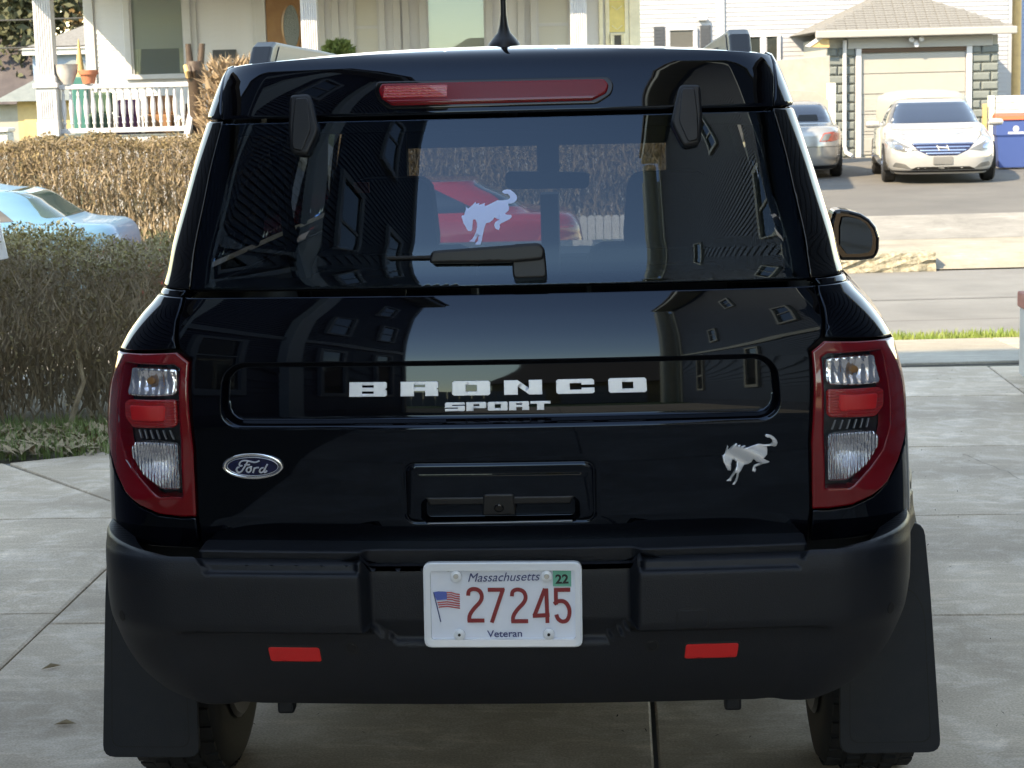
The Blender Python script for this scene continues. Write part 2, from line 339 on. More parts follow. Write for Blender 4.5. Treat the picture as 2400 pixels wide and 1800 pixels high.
# wider corner of the drive on the left, beside the hedge
tag(mk('driveway_corner', [(-5, 3.0, -.012), (-1.90, 3.0, -.012), (-1.58, 9.3, -.012), (-2.03, 9.55, -.012), (-2.10, 9.05, -.012), (-2.35, 8.92, -.012), (-5, 8.7, -.012)], [tuple(range(7))], 'joint'), kind='structure')
dc = bpy.data.objects['driveway_corner']
def freeslab(parent, P, zt, m, name='slab'):
    n = len(P); c = np.mean(P, 0); Q = [tuple(c + (np.array(p) - c) * (1 - .010 / max(np.hypot(*(np.array(p) - c)), .1))) for p in P]
    V = [(*p, zt - .1) for p in Q] + [(*p, zt - .005) for p in Q] + [(*(c + (np.array(p) - c) * .994), zt) for p in Q]
    return mk(name, V, [tuple(range(2 * n, 3 * n))] + [(k * n + j, k * n + (j + 1) % n, k * n + n + (j + 1) % n, k * n + n + j) for k in (0, 1) for j in range(n)], m, parent)
tn = math.tan(YAW)
def edge(y): return -1.866 + y * tn
freeslab(dc, [(-2.38, 8.88), (edge(7.6) - .005, 7.60), (edge(9.2), 9.22), (-2.03, 9.50), (-2.08, 9.03)], .0, 'concrete')
for a, b in ((3.05, 4.55), (4.55, 6.19), (6.19, 7.63)):
    freeslab(dc, [(-4.5, a + .12), (edge(a), a), (edge(b), b), (-4.5, b + .16)], -.002, 'concrete')
freeslab(dc, [(-4.5, 7.79), (edge(7.62) - .01, 7.62), (-2.39, 8.88), (-4.5, 8.75)], .0, 'concrete')

sw = tag(mk('sidewalk', [(-40, 11.42, -.2), (40, 11.42, -.2), (40, 12.82, -.2), (-40, 12.82, -.2), (-40, 11.42, -.022), (40, 11.42, -.022), (40, 12.82, -.068), (-40, 12.82, -.068)], [(0, 3, 2, 1), (4, 5, 6, 7), (0, 1, 5, 4), (2, 3, 7, 6)], 'joint'), kind='structure')
for k in range(-9, 10):
    o = slab(sw, k * 1.4 + .44, k * 1.4 + 1.828, 11.43, 12.81, -.03, 'concrete_tan'); o.rotation_euler.x = -.033
tag(mk('verge', [(-40, 12.82, -.3), (40, 12.82, -.3), (40, 13.2, -.3), (-40, 13.2, -.3), (-40, 12.82, -.075), (40, 12.82, -.075), (40, 13.2, -.10), (-40, 13.2, -.10)], [(4, 5, 6, 7), (0, 1, 5, 4), (2, 3, 7, 6)], 'lawn'), kind='structure')
tag(B().box(-40, 40, 13.2, 13.34, -.62, -.115).obj('kerb', 'concrete_old', bevel=.015), kind='structure')
sheet('street', [(-120, 13.34, -.47), (120, 13.34, -.47), (120, 17.5, -.43), (120, 21.86, -.49), (-120, 21.86, -.49), (-120, 17.5, -.43)], 'asphalt')
for k, (y, w) in enumerate(((15.4, .05), (16.6, .06), (18.3, .035))): tag(mk('tar_seam', [(-60, y, -.448 + abs(y - 17.5) * .0), (60, y + .5, -.448), (60, y + .5 + w, -.4475), (-60, y + w, -.4475)], [(0, 1, 2, 3)], 'asphalt_dark'), kind='structure').location.z = .012
# far side
fk = tag(B().box(-60, 4.86, 21.86, 22.02, -.7, -.40).obj('far_kerb', 'concrete_old'), kind='structure')
gb = empty('granite_kerb', (0, 0, 0)); tag(gb, kind='structure')
x = -16.0
while x < 4.6:
    w = min(random.uniform(1.5, 1.9), 4.87 - x)
    if 4.87 - x < 2.4: w = 4.87 - x
    n = 22; V = []; F = []
    zs_ = np.linspace(-.52, -.275, 7); xs_ = np.linspace(x + .01, x + w - .01, n)
    for j, z in enumerate(zs_):
        for xx in xs_: V.append((xx, 21.80 + random.uniform(-.022, .022) + (.02 if j == 6 else 0), z))
    for xx in xs_: V.append((xx, 22.05, -.272))
    F = [(j * n + i, j * n + i + 1, (j + 1) * n + i + 1, (j + 1) * n + i) for j in range(7) for i in range(n - 1)]
    V += [(xs_[-1], 22.05, -.52)]; F += [tuple([j * n + n - 1 for j in range(8)][::-1] + [len(V) - 1])]
    mk('stone', V, F, 'granite', gb); x += w
fs = tag(B().box(-60, 4.0, 22.02, 22.25, -.6, -.295).obj('dirt_strip', 'dirt'), kind='structure')
fw = tag(B().box(-60, 3.99, 22.0, 23.6, -.7, -.335).obj('far_sidewalk', 'joint'), kind='structure')
for k in range(-8, 3): slab(fw, k * 1.5 + .35, k * 1.5 + 1.838, 22.26, 23.58, -.29, 'concrete_tan')
tag(mk('apron', [(4.88, 21.87, -.475), (60, 21.87, -.475), (60, 23.6, -.27), (4.0, 23.6, -.27), (4.35, 22.6, -.30), (4.7, 22.25, -.33)], [(0, 1, 2, 3, 4, 5)], 'concrete_tan'), kind='structure')
sheet('far_walk', [(3.0, 23.6, -.268), (60, 23.6, -.268), (60, 25.9, -.10), (3.0, 25.45, -.10)], 'concrete_old')
sheet('far_driveway', [(3.0, 25.46, -.105), (60, 25.92, -.105), (60, 31, 0.0), (60, 70, 0.0), (3.0, 70, 0.0), (3.0, 31, 0.0)], 'asphalt_dark')
tag(B().box(-60, 2.99, 23.6, 70, -.7, -.22).obj('front_lawn', 'lawn'), kind='structure')

# ------------------------------------------------------------------ vegetation
def tufts(name, x0, x1, y0, y1, z, n, hgt, m, seed, lean=.5, w=.006, zf=None):
    r = np.random.default_rng(seed); P = np.stack([r.uniform(x0, x1, n), r.uniform(y0, y1, n), np.full(n, z)], 1)
    if zf is not None: P[:, 2] = zf(P[:, 0], P[:, 1])
    a = r.uniform(0, 2 * math.pi, n); d = np.stack([np.cos(a), np.sin(a), 0 * a], 1); h = hgt * r.uniform(.5, 1.2, n)[:, None]; up = np.array([[0, 0, 1.]])
    ln = r.uniform(0, lean, n)[:, None]; a2 = a + r.uniform(1, 2, n); l2 = np.stack([np.cos(a2), np.sin(a2), 0 * a2], 1)
    V = np.stack([P - d * w / 2, P + d * w / 2, P + up * h * .6 + l2 * ln * h * .3 + d * w * .35, P + up * h * .6 + l2 * ln * h * .3 - d * w * .35, P + up * h + l2 * ln * h], 1).reshape(-1, 3)
    F = []
    for i in range(n): k = i * 5; F += [(k, k + 1, k + 2, k + 3), (k + 3, k + 2, k + 4)]
    return mk(name, V, F, m)
mat('grass_a', (.10, .165, .04), .7, noise=(9, 3), c2=(.20, .25, .08)); mat('grass_b', (.11, .20, .03), .7, noise=(3, 6, .35, .65), c2=(.24, .27, .08)); mat('straw', (.26, .19, .11), .85, noise=(15, 3), c2=(.38, .29, .18))
tag(tufts('grass', -3.4, -1.55, 9.02, 9.95, -.02, 5200, .085, 'grass_a', 3), 'green grass growing between the hedge and the driveway', 'grass', kind='stuff')
tag(tufts('verge_grass', -6, 9, 12.85, 13.2, -.09, 24000, .06, 'grass_b', 4), 'sunlit bright green grass strip beside the street', 'grass', kind='stuff')
def litter(name, x0, x1, y0, y1, n, m, seed, s=.035, up=1.):
    r = np.random.default_rng(seed); V = []; F = []
    for i in range(n):
        x, y = r.uniform(x0, x1), r.uniform(y0, y1); a = r.uniform(0, 6.28); l = s * r.uniform(.5, 1.6); w = l * r.uniform(.15, .5); z = r.uniform(0, .035) * up + .004; t = r.uniform(-.03, .03) * up
        c, q = math.cos(a), math.sin(a); k = len(V); V += [(x - l * c, y - l * q, z + t), (x + w * q, y - w * c, z + .004), (x + l * c, y + l * q, z - t + .006), (x - w * q, y + w * c, z + .004)]; F.append((k, k + 1, k + 2, k + 3))
    return mk(name, V, F, m)
tag(litter('leaf_litter', -3.6, -2.0, 9.02, 9.75, 1500, 'straw', 8), 'dry brown leaves and stems under the hedge', 'leaves', kind='stuff')
for (x, y, a, lb) in ((-1.40, 5.55, .5, 'curled dry leaf by the slab joint at the left edge of the driveway'), (-1.24, 5.02, -.1, 'lone dry leaf on the slab at the bottom left corner'), (-1.40, 7.05, 1.2, 'tiny dry leaf on the concrete below the grass and hedge')):
    o = mk('dry_leaf', [(-.03, 0, .004), (0, -.008, .012), (.035, .004, .006), (.004, .010, .016)], [(0, 1, 2), (0, 2, 3)], 'straw'); o.location = (x, y, .0); o.rotation_euler.z = a
    tag(o, lb, 'leaf', 'dry leaves on the driveway')

def crack(P, seed, w=.004):       # hairline crack in the concrete: a thin dark irregular ribbon
    r = np.random.default_rng(seed); pts = []
    for i in range(len(P) - 1):
        a, b = np.array(P[i], float), np.array(P[i + 1], float); n = max(2, int(np.hypot(*(b - a)) / .05))
        pts += [a + (b - a) * k / n + r.normal(0, .009, 2) for k in range(n)]
    V = []
    for i, p in enumerate(pts):
        d = pts[min(i + 1, len(pts) - 1)] - pts[max(i - 1, 0)]; d = d / max(np.hypot(*d), 1e-6); q = np.array([-d[1], d[0]]) * w * r.uniform(.3, 1.) * .5; V += [(*(p - q), .0045), (*(p + q), .0045)]
    return mk('crack', V, [(2 * i, 2 * i + 2, 2 * i + 3, 2 * i + 1) for i in range(len(pts) - 1)], 'crack_dark', drv)
mat('crack_dark', (.055, .05, .045), .95)
crack([(1.55, 8.6), (1.78, 7.7), (1.70, 7.0), (2.0, 6.3)], 51); crack([(1.95, 10.0), (2.6, 9.75), (3.2, 9.9)], 52, .006); crack([(1.35, 5.2), (1.6, 4.9), (1.9, 4.95)], 54, .003)
tag(litter('grit', -1.87, 4.2, 3.8, 11.2, 500, 'crack_dark', 61, .0045, 0.), 'dark grit and crumbs scattered over the driveway', 'grit', kind='stuff').rotation_euler.z = -YAW
def hedge(name, x0, x1, y0, y1, z0, z1, nt, nl, seed, mt, ml, mtop, wt=.006, leaf=.016, thin=.0):
    r = np.random.default_rng(seed); root = empty(name, ((x0 + x1) / 2, (y0 + y1) / 2, z0)); c = np.array([(x0 + x1) / 2, (y0 + y1) / 2, z0])
    bumpz = lambda x, y: .035 * np.sin(x * 3.1 + y) + .03 * np.sin(x * 7.3 + 1.7) + .028 * np.sin(y * 9 + x * 4) + .018 * np.sin(x * 23 + y * 6)
    n = nt; P = np.stack([r.uniform(x0, x1, n), y0 + (y1 - y0) * r.beta(.8, 1.1, n), z0 + (z1 - z0) * r.beta(1.5, 1.0, n) * .97], 1)
    lowd = sstep(.62, .25, (P[:, 2] - z0) / (z1 - z0)); ym = (y0 + y1) / 2; P[:, 1] = ym + (P[:, 1] - ym) * (1 - .55 * lowd * thin); n = len(P)     # the bare lower part is thin
    hfac = (P[:, 2] - z0) / (z1 - z0)
    tilt = r.normal(0, 1, (n, 2)) * (.32 + .35 * hfac)[:, None]; D = np.stack([tilt[:, 0], tilt[:, 1] * .8, np.ones(n)], 1); D /= np.linalg.norm(D, axis=1)[:, None]
    L = r.uniform(.08, .34, n) * (1.15 - .55 * hfac); E = P + D * L[:, None]
    top = z1 + bumpz(P[:, 0], P[:, 1]); E[:, 2] = np.minimum(E[:, 2], top + r.uniform(-.05, .03, n) + np.where(r.uniform(size=n) < .02, r.uniform(.02, .10, n), 0))
    w = wt * r.uniform(.5, 1.7, n) * (1.3 - .7 * hfac); a = r.uniform(0, math.pi, n); Sd = np.stack([np.cos(a), np.sin(a) * .5, 0 * a], 1) * w[:, None]
    mid = (P + E) / 2 + r.normal(0, .012, (n, 3))
    V = np.stack([P - Sd, P + Sd, mid + Sd * .8, mid - Sd * .8, E], 1).reshape(-1, 3) - c; I = np.arange(n) * 5
    F = np.concatenate([np.stack([I, I + 1, I + 2, I + 3], 1).tolist(), ]).tolist() + np.stack([I + 3, I + 2, I + 4], 1).tolist()
    o = mk('twigs', V, F, mt, root); tag(o, kind='stuff')
    # main stems
    b = B(); 
    for k in range(int((x1 - x0) * 6)):
        x, y = r.uniform(x0, x1), r.uniform(y0 + .1, y1 - .1); pts = [(x - c[0], y - c[1], 0)]
        for q in range(3): pts.append((pts[-1][0] + r.normal(0, .05), pts[-1][1] + r.normal(0, .05), (q + 1) / 3 * (z1 - z0) * r.uniform(.75, .95)))
        b.tube(pts, [.016, .012, .009, .005], 5, False)
    tag(b.obj('stems', mt, root), kind='stuff')
    # leaves: most in the outer skin and at the top
    for nm, num, mm, tb in (('leaves', nl, ml, .55), ('top_leaves', int(nl * .55), mtop, 1.)):
        zz = z0 + (z1 - z0) * (r.beta(2.2, 1.15, num) if tb < 1 else r.uniform(.90, 1.0, num)); yy = np.where(r.uniform(size=num) < .5, y0 + np.abs(r.normal(0, .13, num)), r.uniform(y0, y1, num)) if tb < 1 else r.uniform(y0 - .02, y1, num)
        xx = r.uniform(x0, x1, num); C = np.stack([xx, yy, np.minimum(zz, z1) + bumpz(xx, yy) * (zz - z0) / (z1 - z0)], 1)
        if thin: hz_ = (C[:, 2] - z0) / (z1 - z0); C = C[r.uniform(size=len(C)) > .93 * min(thin, 1.) * sstep(.78, .45, hz_)]
        k = len(C); u = r.normal(0, 1, (k, 3)); u /= np.linalg.norm(u, axis=1)[:, None]; v = np.cross(u, r.normal(0, 1, (k, 3))); v /= np.maximum(np.linalg.norm(v, axis=1), 1e-6)[:, None]
        s = leaf * r.uniform(.6, 1.5, k)[:, None]; V = np.stack([C - u * s, C + v * s * .45, C + u * s, C - v * s * .45], 1).reshape(-1, 3) - c; I = np.arange(k) * 4
        tag(mk(nm, V, np.stack([I, I + 1, I + 2, I + 3], 1).tolist(), mm, root), kind='stuff')
    return root
mat('twig', (.19, .145, .095), .9, noise=(14, 4), c2=(.42, .335, .235)); mat('leaf_olive', (.14, .11, .05), .75, noise=(11, 3), c2=(.26, .205, .11)); mat('leaf_gold', (.13, .095, .045), .75, noise=(9, 3), c2=(.23, .17, .085)); mat('twig_sun', (.15, .105, .07), .9, noise=(10, 4), c2=(.36, .28, .19))
mat('leaf_lime', (.17, .15, .055), .75, noise=(6, 4), c2=(.30, .25, .11))
tag(hedge('near_hedge', -6.2, -1.52, 9.62, 11.28, -.05, .93, 44000, 46000, 21, 'twig', 'leaf_olive', 'leaf_lime', .0032, .0115, 1.), 'shaded twiggy brown hedge along the concrete driveway', 'hedge')
tag(hedge('far_hedge', -9.5, 2.5, 24.6, 25.5, -.22, 1.20, 42000, 26000, 22, 'twig_sun', 'leaf_gold', 'leaf_gold', .0068, .021, 1.2), 'sunlit golden clipped hedge in front of the white porch', 'hedge')
mat('white_paint', (.80, .79, .75), .55, noise=(5, 5, .35, .75), c2=(.86, .85, .82)); mat('stake_white', (.82, .82, .82), .5)
o = B().box(-.022, .022, -.008, .008, -.03, .62).obj('white_stake', 'stake_white', bevel=.003); o.location = (-2.535, 9.62, .93); o.rotation_euler = (0, -.16, .2); tag(o, 'white wooden stake leaning out of the near hedge', 'stake')
mat('pier_concrete', (.35, .34, .32), .85, noise=(6, 6), bump=(50, .3)); mat('brick_red', (.28, .10, .075), .85, noise=(9, 5), c2=(.36, .15, .11), bump=(40, .4))
pw = empty('boundary_wall', (2.91, 10.9, 0), -.06, 'low concrete wall with a red cap at the right edge of the driveway', 'wall')
bx('wall_body', 0, .30, -4.2, 0, -.02, .38, 'pier_concrete', pw, .012); bx('cap', -.012, .33, -4.22, .012, .381, .47, 'brick_red', pw, .01)

# ------------------------------------------------------------------ buildings
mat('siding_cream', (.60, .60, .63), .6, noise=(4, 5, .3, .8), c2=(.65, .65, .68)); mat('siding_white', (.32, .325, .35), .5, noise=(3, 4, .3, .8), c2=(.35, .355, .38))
mat('trim_white', (.50, .50, .52), .45, noise=(6, 4, .3, .8), c2=(.54, .54, .56)); mat('trim_cream', (.72, .67, .52), .55, noise=(6, 4)); mat('yellow_panel', (.66, .55, .22), .6, noise=(5, 4))
mat('wood_door', (.22, .10, .035), .4, noise=(6, 6), c2=(.30, .15, .06), coat=.3); mat('door_dark', (.07, .03, .012), .5)
mat('window_dark', (.03, .036, .034), .04, spec=.8); mat('window_grey', (.10, .10, .095), .06, spec=.7); mat('shade_green', (.52, .52, .48), .6, coat=.3); mat('room', (.22, .225, .21), .6); mat('curtain', (.55, .53, .42), .9, noise=(10, 4)); mat('blind', (.52, .51, .48), .7)
glass('pane_glass', (.86, .88, .86), 1.55)
mat('shutter', (.045, .05, .06), .5); mat('lead_glass', (.14, .16, .16), .15, metal=.3, bump=(60, .8, .01))
mat('block_grey', (.13, .15, .147), .85, noise=(7, 6), c2=(.18, .20, .195), bump=(30, .5)); mat('mortar', (.38, .37, .33), .8)
mat('door_cream', (.31, .30, .28), .55, noise=(2, 4), c2=(.335, .325, .305)); mat('eave_cream', (.32, .315, .30), .5); mat('block_wall', (.29, .275, .245), .85, noise=(4, 7), c2=(.35, .335, .305), bump=(25, .4))
mat('shingle', (.13, .125, .118), .9, noise=(11, 6), c2=(.20, .195, .185), bump=(60, .5)); mat('roof_dark', (.05, .042, .045), .9, noise=(2, 6), c2=(.09, .075, .075))
mat('siding_blue', (.20, .27, .40), .6, noise=(2, 4)); mat('wood_raw', (.45, .30, .14), .7, noise=(6, 5)); mat('stone_wall', (.40, .39, .37), .9, noise=(5, 3, .4, .6), c2=(.62, .62, .62), bump=(6, 1., .05)); mat('tan_wall', (.42, .31, .16), .8, noise=(3, 4))
def board_mesh(w, h, y=.014):
    return [(-w / 2, 0, 0), (w / 2, 0, 0), (w / 2, -y, 0.0), (-w / 2, -y, 0.0), (-w / 2, -.004, h), (w / 2, -.004, h), (w / 2, 0, h), (-w / 2, 0, h)]
BF = [(0, 1, 2, 3), (3, 2, 5, 4), (4, 5, 6, 7), (0, 3, 4, 7), (1, 6, 5, 2)]
def siding(parent, x0, x1, y, z0, z1, pitch, m, proud=.016):
    w = x1 - x0; me = bpy.data.meshes.new('board'); me.from_pydata(board_mesh(w, pitch * 1.12, proud), [], BF); me.materials.append(M[m]); z = z0
    while z < z1:
        o = bpy.data.objects.new('board', me); col.objects.link(o); o.parent = parent; o.location = ((x0 + x1) / 2, y, z); z += pitch
def window(parent, x0, x1, z0, z1, y, fw=.10, m='trim_white', rail=None, pane='window_dark', sill=True, name='window', d=.06):
    b = B(); b.box(x0 - fw, x0, y - d, y, z0 - fw * .6, z1 + fw).box(x1, x1 + fw, y - d, y, z0 - fw * .6, z1 + fw).box(x0, x1, y - d, y, z1, z1 + fw)
    b.box(x0 - fw * 1.15, x1 + fw * 1.15, y - d - .03, y - .002, z0 - fw * .75, z0)
    w = b.obj(name, m, parent, bevel=.008); bx('pane', x0, x1, y - .022, y - .014, z0, z1, pane, w)
    if rail: bx('sash_rail', x0, x1, y - .04, y - .02, rail - .025, rail + .025, m, w, .004)
    for xx in (x0, x1 - .03): bx('sash_stile', xx, xx + .03, y - .038, y - .023, z0, z1, m, w)
    return w
# --- white house with a porch
hA = empty('porch_house', (0, 30.5, 0), 0, 'white clapboard house with a columned porch behind the golden hedge', 'house')
bx('wall', -6.5, 2.1, .0, 4.0, -.2, 5.2, 'siding_cream', hA); siding(hA, -6.42, 2.05, -.001, 1.16, 4.2, .085, 'siding_cream')
bx('foundation', -6.5, 2.1, -.04, -.001, -.2, 1.15, 'block_wall', hA)
bx('corner_board', -6.53, -6.38, -.05, .1, .2, 4.2, 'trim_white', hA, .006); bx('corner_board', 1.97, 2.14, -.05, .1, .2, 4.2, 'trim_cream', hA, .006)
for xx in (1.50, 1.60, 1.90): bx('trim_board', xx, xx + .06, -.045, -.0, .2, 4.2, 'trim_cream', hA, .006)
bx('yellow_panel', 1.66, 1.90, -.028, -.002, 2.52, 4.2, 'yellow_panel', hA); window(hA, 1.70, 1.87, 1.6, 2.47, -.03, .03, 'trim_cream', None, 'window_grey')
for z_ in (2.62, 2.92): B().tube([(1.70, -.034, z_), (1.78, -.034, z_ - .06), (1.86, -.034, z_)], .006, 5).obj('panel_scroll', 'trim_cream', hA)
w = window(hA, -5.81, -4.97, 2.05, 3.75, -.024, .105, pane='pane_glass'); 
bx('roller_shade', -5.81, -4.97, -.034, -.030, 2.44, 3.75, 'shade_green', w); bx('room_dark', -5.81, -4.97, -.026, -.022, 2.05, 2.44, 'room', w)
for xa, xb in ((-5.80, -5.66), (-5.07, -4.98)):
    n = 9; V = []; 
    for i in range(n): 
        t = i / (n - 1); V += [(xa + (xb - xa) * t * .75, -.031 - .004 * (i % 2), 2.06), (xa + (xb - xa) * t, -.031 - .004 * (i % 2), 2.44)]
    mk('curtain', V, [(2 * i, 2 * i + 2, 2 * i + 3, 2 * i + 1) for i in range(n - 1)], 'curtain', w)
window(hA, -2.32, -1.93, 1.6, 3.75, -.02, .09, rail=2.69, pane='blind'); window(hA, -1.19, -.27, 2.30, 3.75, -.024, .11, pane='pane_glass')
bx('roller_shade', -1.19, -.27, -.034, -.030, 2.3, 3.75, 'shade_green', hA)
window(hA, .53, 1.04, 1.6, 3.75, -.02, .10, 'trim_white', 2.66, 'blind')
for xx in (-4.84, -3.86, -2.62, -1.66, -1.52, .28): bx('pilaster', xx - .05, xx + .06, -.05, -.0, 1.16, 4.2, 'trim_white', hA, .006)
dr = bx('door', -3.69, -3.00, -.045, -.005, 1.16, 3.75, 'wood_door', hA, .006)
for xa, xb, za, zb in ((-3.60, -3.10, 1.35, 2.2),): bx('panel', xa, xb, -.058, -.044, za, zb, 'wood_door', dr, .01)
oc = [( -3.30 + .155 * math.cos(t), 2.72 + .38 * math.sin(t)) for t in np.linspace(0, 2 * math.pi, 33)[:-1]]; ic = [(-3.30 + .125 * math.cos(t), 2.72 + .34 * math.sin(t)) for t in np.linspace(0, 2 * math.pi, 33)[:-1]]
V = [(x, -.062, z) for x, z in oc] + [(x, -.066, z) for x, z in ic] + [(x, -.045, z) for x, z in oc]; n = 32
mk('oval_frame', V, [(i, (i + 1) % n, n + (i + 1) % n, n + i) for i in range(n)] + [(2 * n + i, 2 * n + (i + 1) % n, (i + 1) % n, i) for i in range(n)], 'wood_door', dr); mk('oval_glass', [(x, -.055, z) for x, z in ic], [tuple(range(n))], 'lead_glass', dr)
bx('door_trim', -3.86, -3.70, -.06, -.0, 1.16, 3.9, 'trim_white', hA, .006); bx('door_trim', -2.99, -2.93, -.06, -.0, 1.16, 3.9, 'door_dark', hA, .004); bx('door_trim', -2.92, -2.78, -.055, -.0, 1.16, 3.9, 'trim_white', hA, .006)
bx('mail_slot', -4.55, -4.18, -.03, -.0, 2.22, 2.40, 'shutter', hA, .006)
# porch
po = empty('porch', (0, 28, 0), 0, None, None, None, hA); po.location = (0, -2.5, 0)
fl = bx('porch_floor', -6.8, 2.0, -.1, 2.5, 1.02, 1.15, 'trim_white', po, .01)
for k in range(36): bx('deck_board', -6.8 + k * .244, -6.8 + k * .244 + .238, -.12, 2.49, 1.152, 1.165, 'block_grey', fl)
b = B()
for k in range(70): b.box(-6.75 + k * .125, -6.75 + k * .125 + .06, -.03, -.0, -.2, 1.0)
tag(b.obj('lattice_skirt', 'trim_white', po), kind='stuff')
rf = B().prism([(-.75, 3.42), (-.75, 3.62), (2.5, 4.25), (2.5, 3.5)], -7.0, 2.2, 'yz').obj('porch_roof', 'trim_white', po)
def column(xc, w, ped):
    b = B(); y0, y1 = -w / 2, w / 2
    b.box(xc - w / 2, xc + w / 2, y0, y1, 1.16, 3.42)
    for k in range(6): xx = xc - w * .34 + k * w * .136; b.box(xx - .009, xx + .009, y0 - .012, y0 + .001, 2.04 if ped else 1.5, 3.3)
    b.box(xc - w / 2 - .05, xc + w / 2 + .05, y0 - .05, y1 + .05, 3.30, 3.42)
    c = b.obj('column', 'trim_white', po, bevel=.006)
    if ped:
        p = B().box(xc - w / 2 - .02, xc + w / 2 + .02, y0 - .03, y1 + .03, 1.16, 1.86)
        for k in range(6): xx = xc - w * .30 + k * w * .12; p.box(xx - .008, xx + .008, y0 - .042, y0 - .029, 1.42, 1.82)
        p.box(xc - w / 2 - .03, xc + w / 2 + .03, y0 - .05, y1 + .05, 1.17, 1.38).box(xc - w / 2 - .05, xc + w / 2 + .05, y0 - .06, y1 + .06, 1.86, 1.93).box(xc - w / 2 - .02, xc + w / 2 + .02, y0 - .04, y1 + .04, 1.93, 2.03)
        p.obj('pedestal', 'trim_white', c, bevel=.008)
column(-6.57, .25, True); column(-2.77, .23, True); column(1.08, .23, True)
rl = bx('hand_rail', -6.42, -4.35, -.05, .05, 1.83, 1.90, 'trim_white', po, .01); bx('bottom_rail', -6.42, -4.35, -.035, .035, 1.20, 1.27, 'trim_white', rl, .008)
prof = [(.018, 0), (.018, .05), (.03, .07), (.02, .10), (.034, .22), (.038, .30), (.028, .40), (.018, .46), (.026, .48), (.018, .51), (.018, .56)]
b0 = B().lathe(prof, (0, 0, 1.27), 'z', 10).obj('baluster', 'trim_white', rl, smooth=True); b0.location = (-6.36, 0, 0)
for k in range(1, 19): dup(b0, rl, (-6.36 + k * .107, 0, 0))
# stair rail and steps to the right of the porch
for k in range(6): bx('step', -4.3, -3.0, -.35 - k * .28, -.08 - k * .28, -.2, 1.02 - k * .19, 'block_wall', po)
sr = B().prism([(-.1, 1.95), (-.1, 2.05), (-1.75, .95), (-1.75, .85)], -4.42, -4.34, 'yz').obj('stair_rail', 'trim_white', po, bevel=.006)
for k in range(12): yy = -.2 - k * .13; bx('stair_baluster', -4.40, -4.36, yy - .02, yy + .02, 1.0 + (yy + .1) * .667 + .12, 1.95 + (yy + .1) * .667, 'trim_white', sr)
bx('newel_post', -4.46, -4.30, -1.88, -1.72, -.2, 1.08, 'trim_white', po, .01)
# porch things
mat('terracotta', (.40, .13, .07), .75, noise=(9, 4), c2=(.46, .17, .10)); mat('pot_white', (.40, .37, .36), .7, noise=(9, 4)); mat('wood_dark', (.035, .02, .013), .6, noise=(5, 5), c2=(.07, .042, .026)); mat('teal', (.02, .14, .13), .5); mat('purple', (.10, .03, .08), .7); mat('wicker', (.20, .10, .05), .8, noise=(12, 4)); mat('green_box', (.03, .08, .05), .6)
o = B().lathe([(.08, 0), (.10, .05), (.15, .16), (.165, .28), (.17, .285), (.15, .28), (.14, .2)], (0, 0, 0), 'z', 20).obj('white_planter', 'pot_white', smooth=True); o.location = (-6.29, 28.0, 1.905); tag(o, 'pale bowl shaped planter on the porch rail beside the column', 'planter')
o = B().lathe([(.085, 0), (.115, .13), (.135, .13), (.145, .19), (.145, .195), (.12, .19), (.11, .14)], (0, 0, 0), 'z', 20).obj('terracotta_pot', 'terracotta', smooth=True); o.location = (-5.98, 28.0, 1.905); tag(o, 'orange terracotta flower pot on the porch rail', 'pot')
o = B().lathe([(.075, 0), (.012, .52), (.004, .56)], (0, 0, 0), 'z', 16).obj('folded_umbrella', 'wood_raw', smooth=True); o.location = (-6.40, 29.4, 2.03); tag(o, 'tan folded patio umbrella standing behind the pots', 'umbrella')
o = B().box(-.12, .12, -.12, .12, 0, .86).obj('umbrella_stand', 'teal', bevel=.02); o.location = (-6.40, 29.4, 1.165); tag(o, 'teal stand under the folded porch umbrella', 'stand')
for nm, x, wd_, hh, m, lb in (('storage_box', -6.02, .30, .62, 'green_box', 'dark green box on the porch behind the railing, nearest the column'), ('cushion', -5.62, .34, .50, 'purple', 'purple cushion on the porch behind the railing'), ('wicker_chair', -5.15, .42, .55, 'wicker', 'brown wicker chair behind the porch railing'), ('plant_stand', -4.72, .22, .42, 'wood_dark', 'small dark stand behind the porch railing next to the stairs')):
    q = B().box(-wd_ / 2, wd_ / 2, -.2, .2, 0, hh * .5).box(-wd_ / 2, wd_ / 2, .1, .22, hh * .5, hh).obj(nm, m, bevel=.03); q.location = (x, 28.9, 1.165); tag(q, lb, nm.split('_')[-1])
# carved wooden hand
hd = empty('hand_sculpture', (-4.29, 27.0, 1.75), .1, 'carved brown wooden hand making a two finger sign on a post', 'sculpture')
b = B(); b.lathe([(.10, -1.9), (.10, .12), (.13, .2), (.15, .32), (.11, .42)], (0, 0, 0), 'z', 12); b.obj('palm', 'wood_dark', hd, smooth=True)
for xa, xb in ((-.06, -.075), (.08, .12)): B().tube([(xa, 0, .36), ((xa + xb) / 2, 0, .5), (xb, 0, .66)], [.05, .045, .04], 10).obj('finger', 'wood_dark', hd, smooth=True)
for k in range(3): B().tube([(-.12 + k * .05, -.09, .36), (-.10 + k * .05, -.15, .28), (-.09 + k * .05, -.11, .20)], [.032, .034, .03], 8).obj('finger', 'wood_raw' if k == 0 else 'wood_dark', hd, smooth=True)
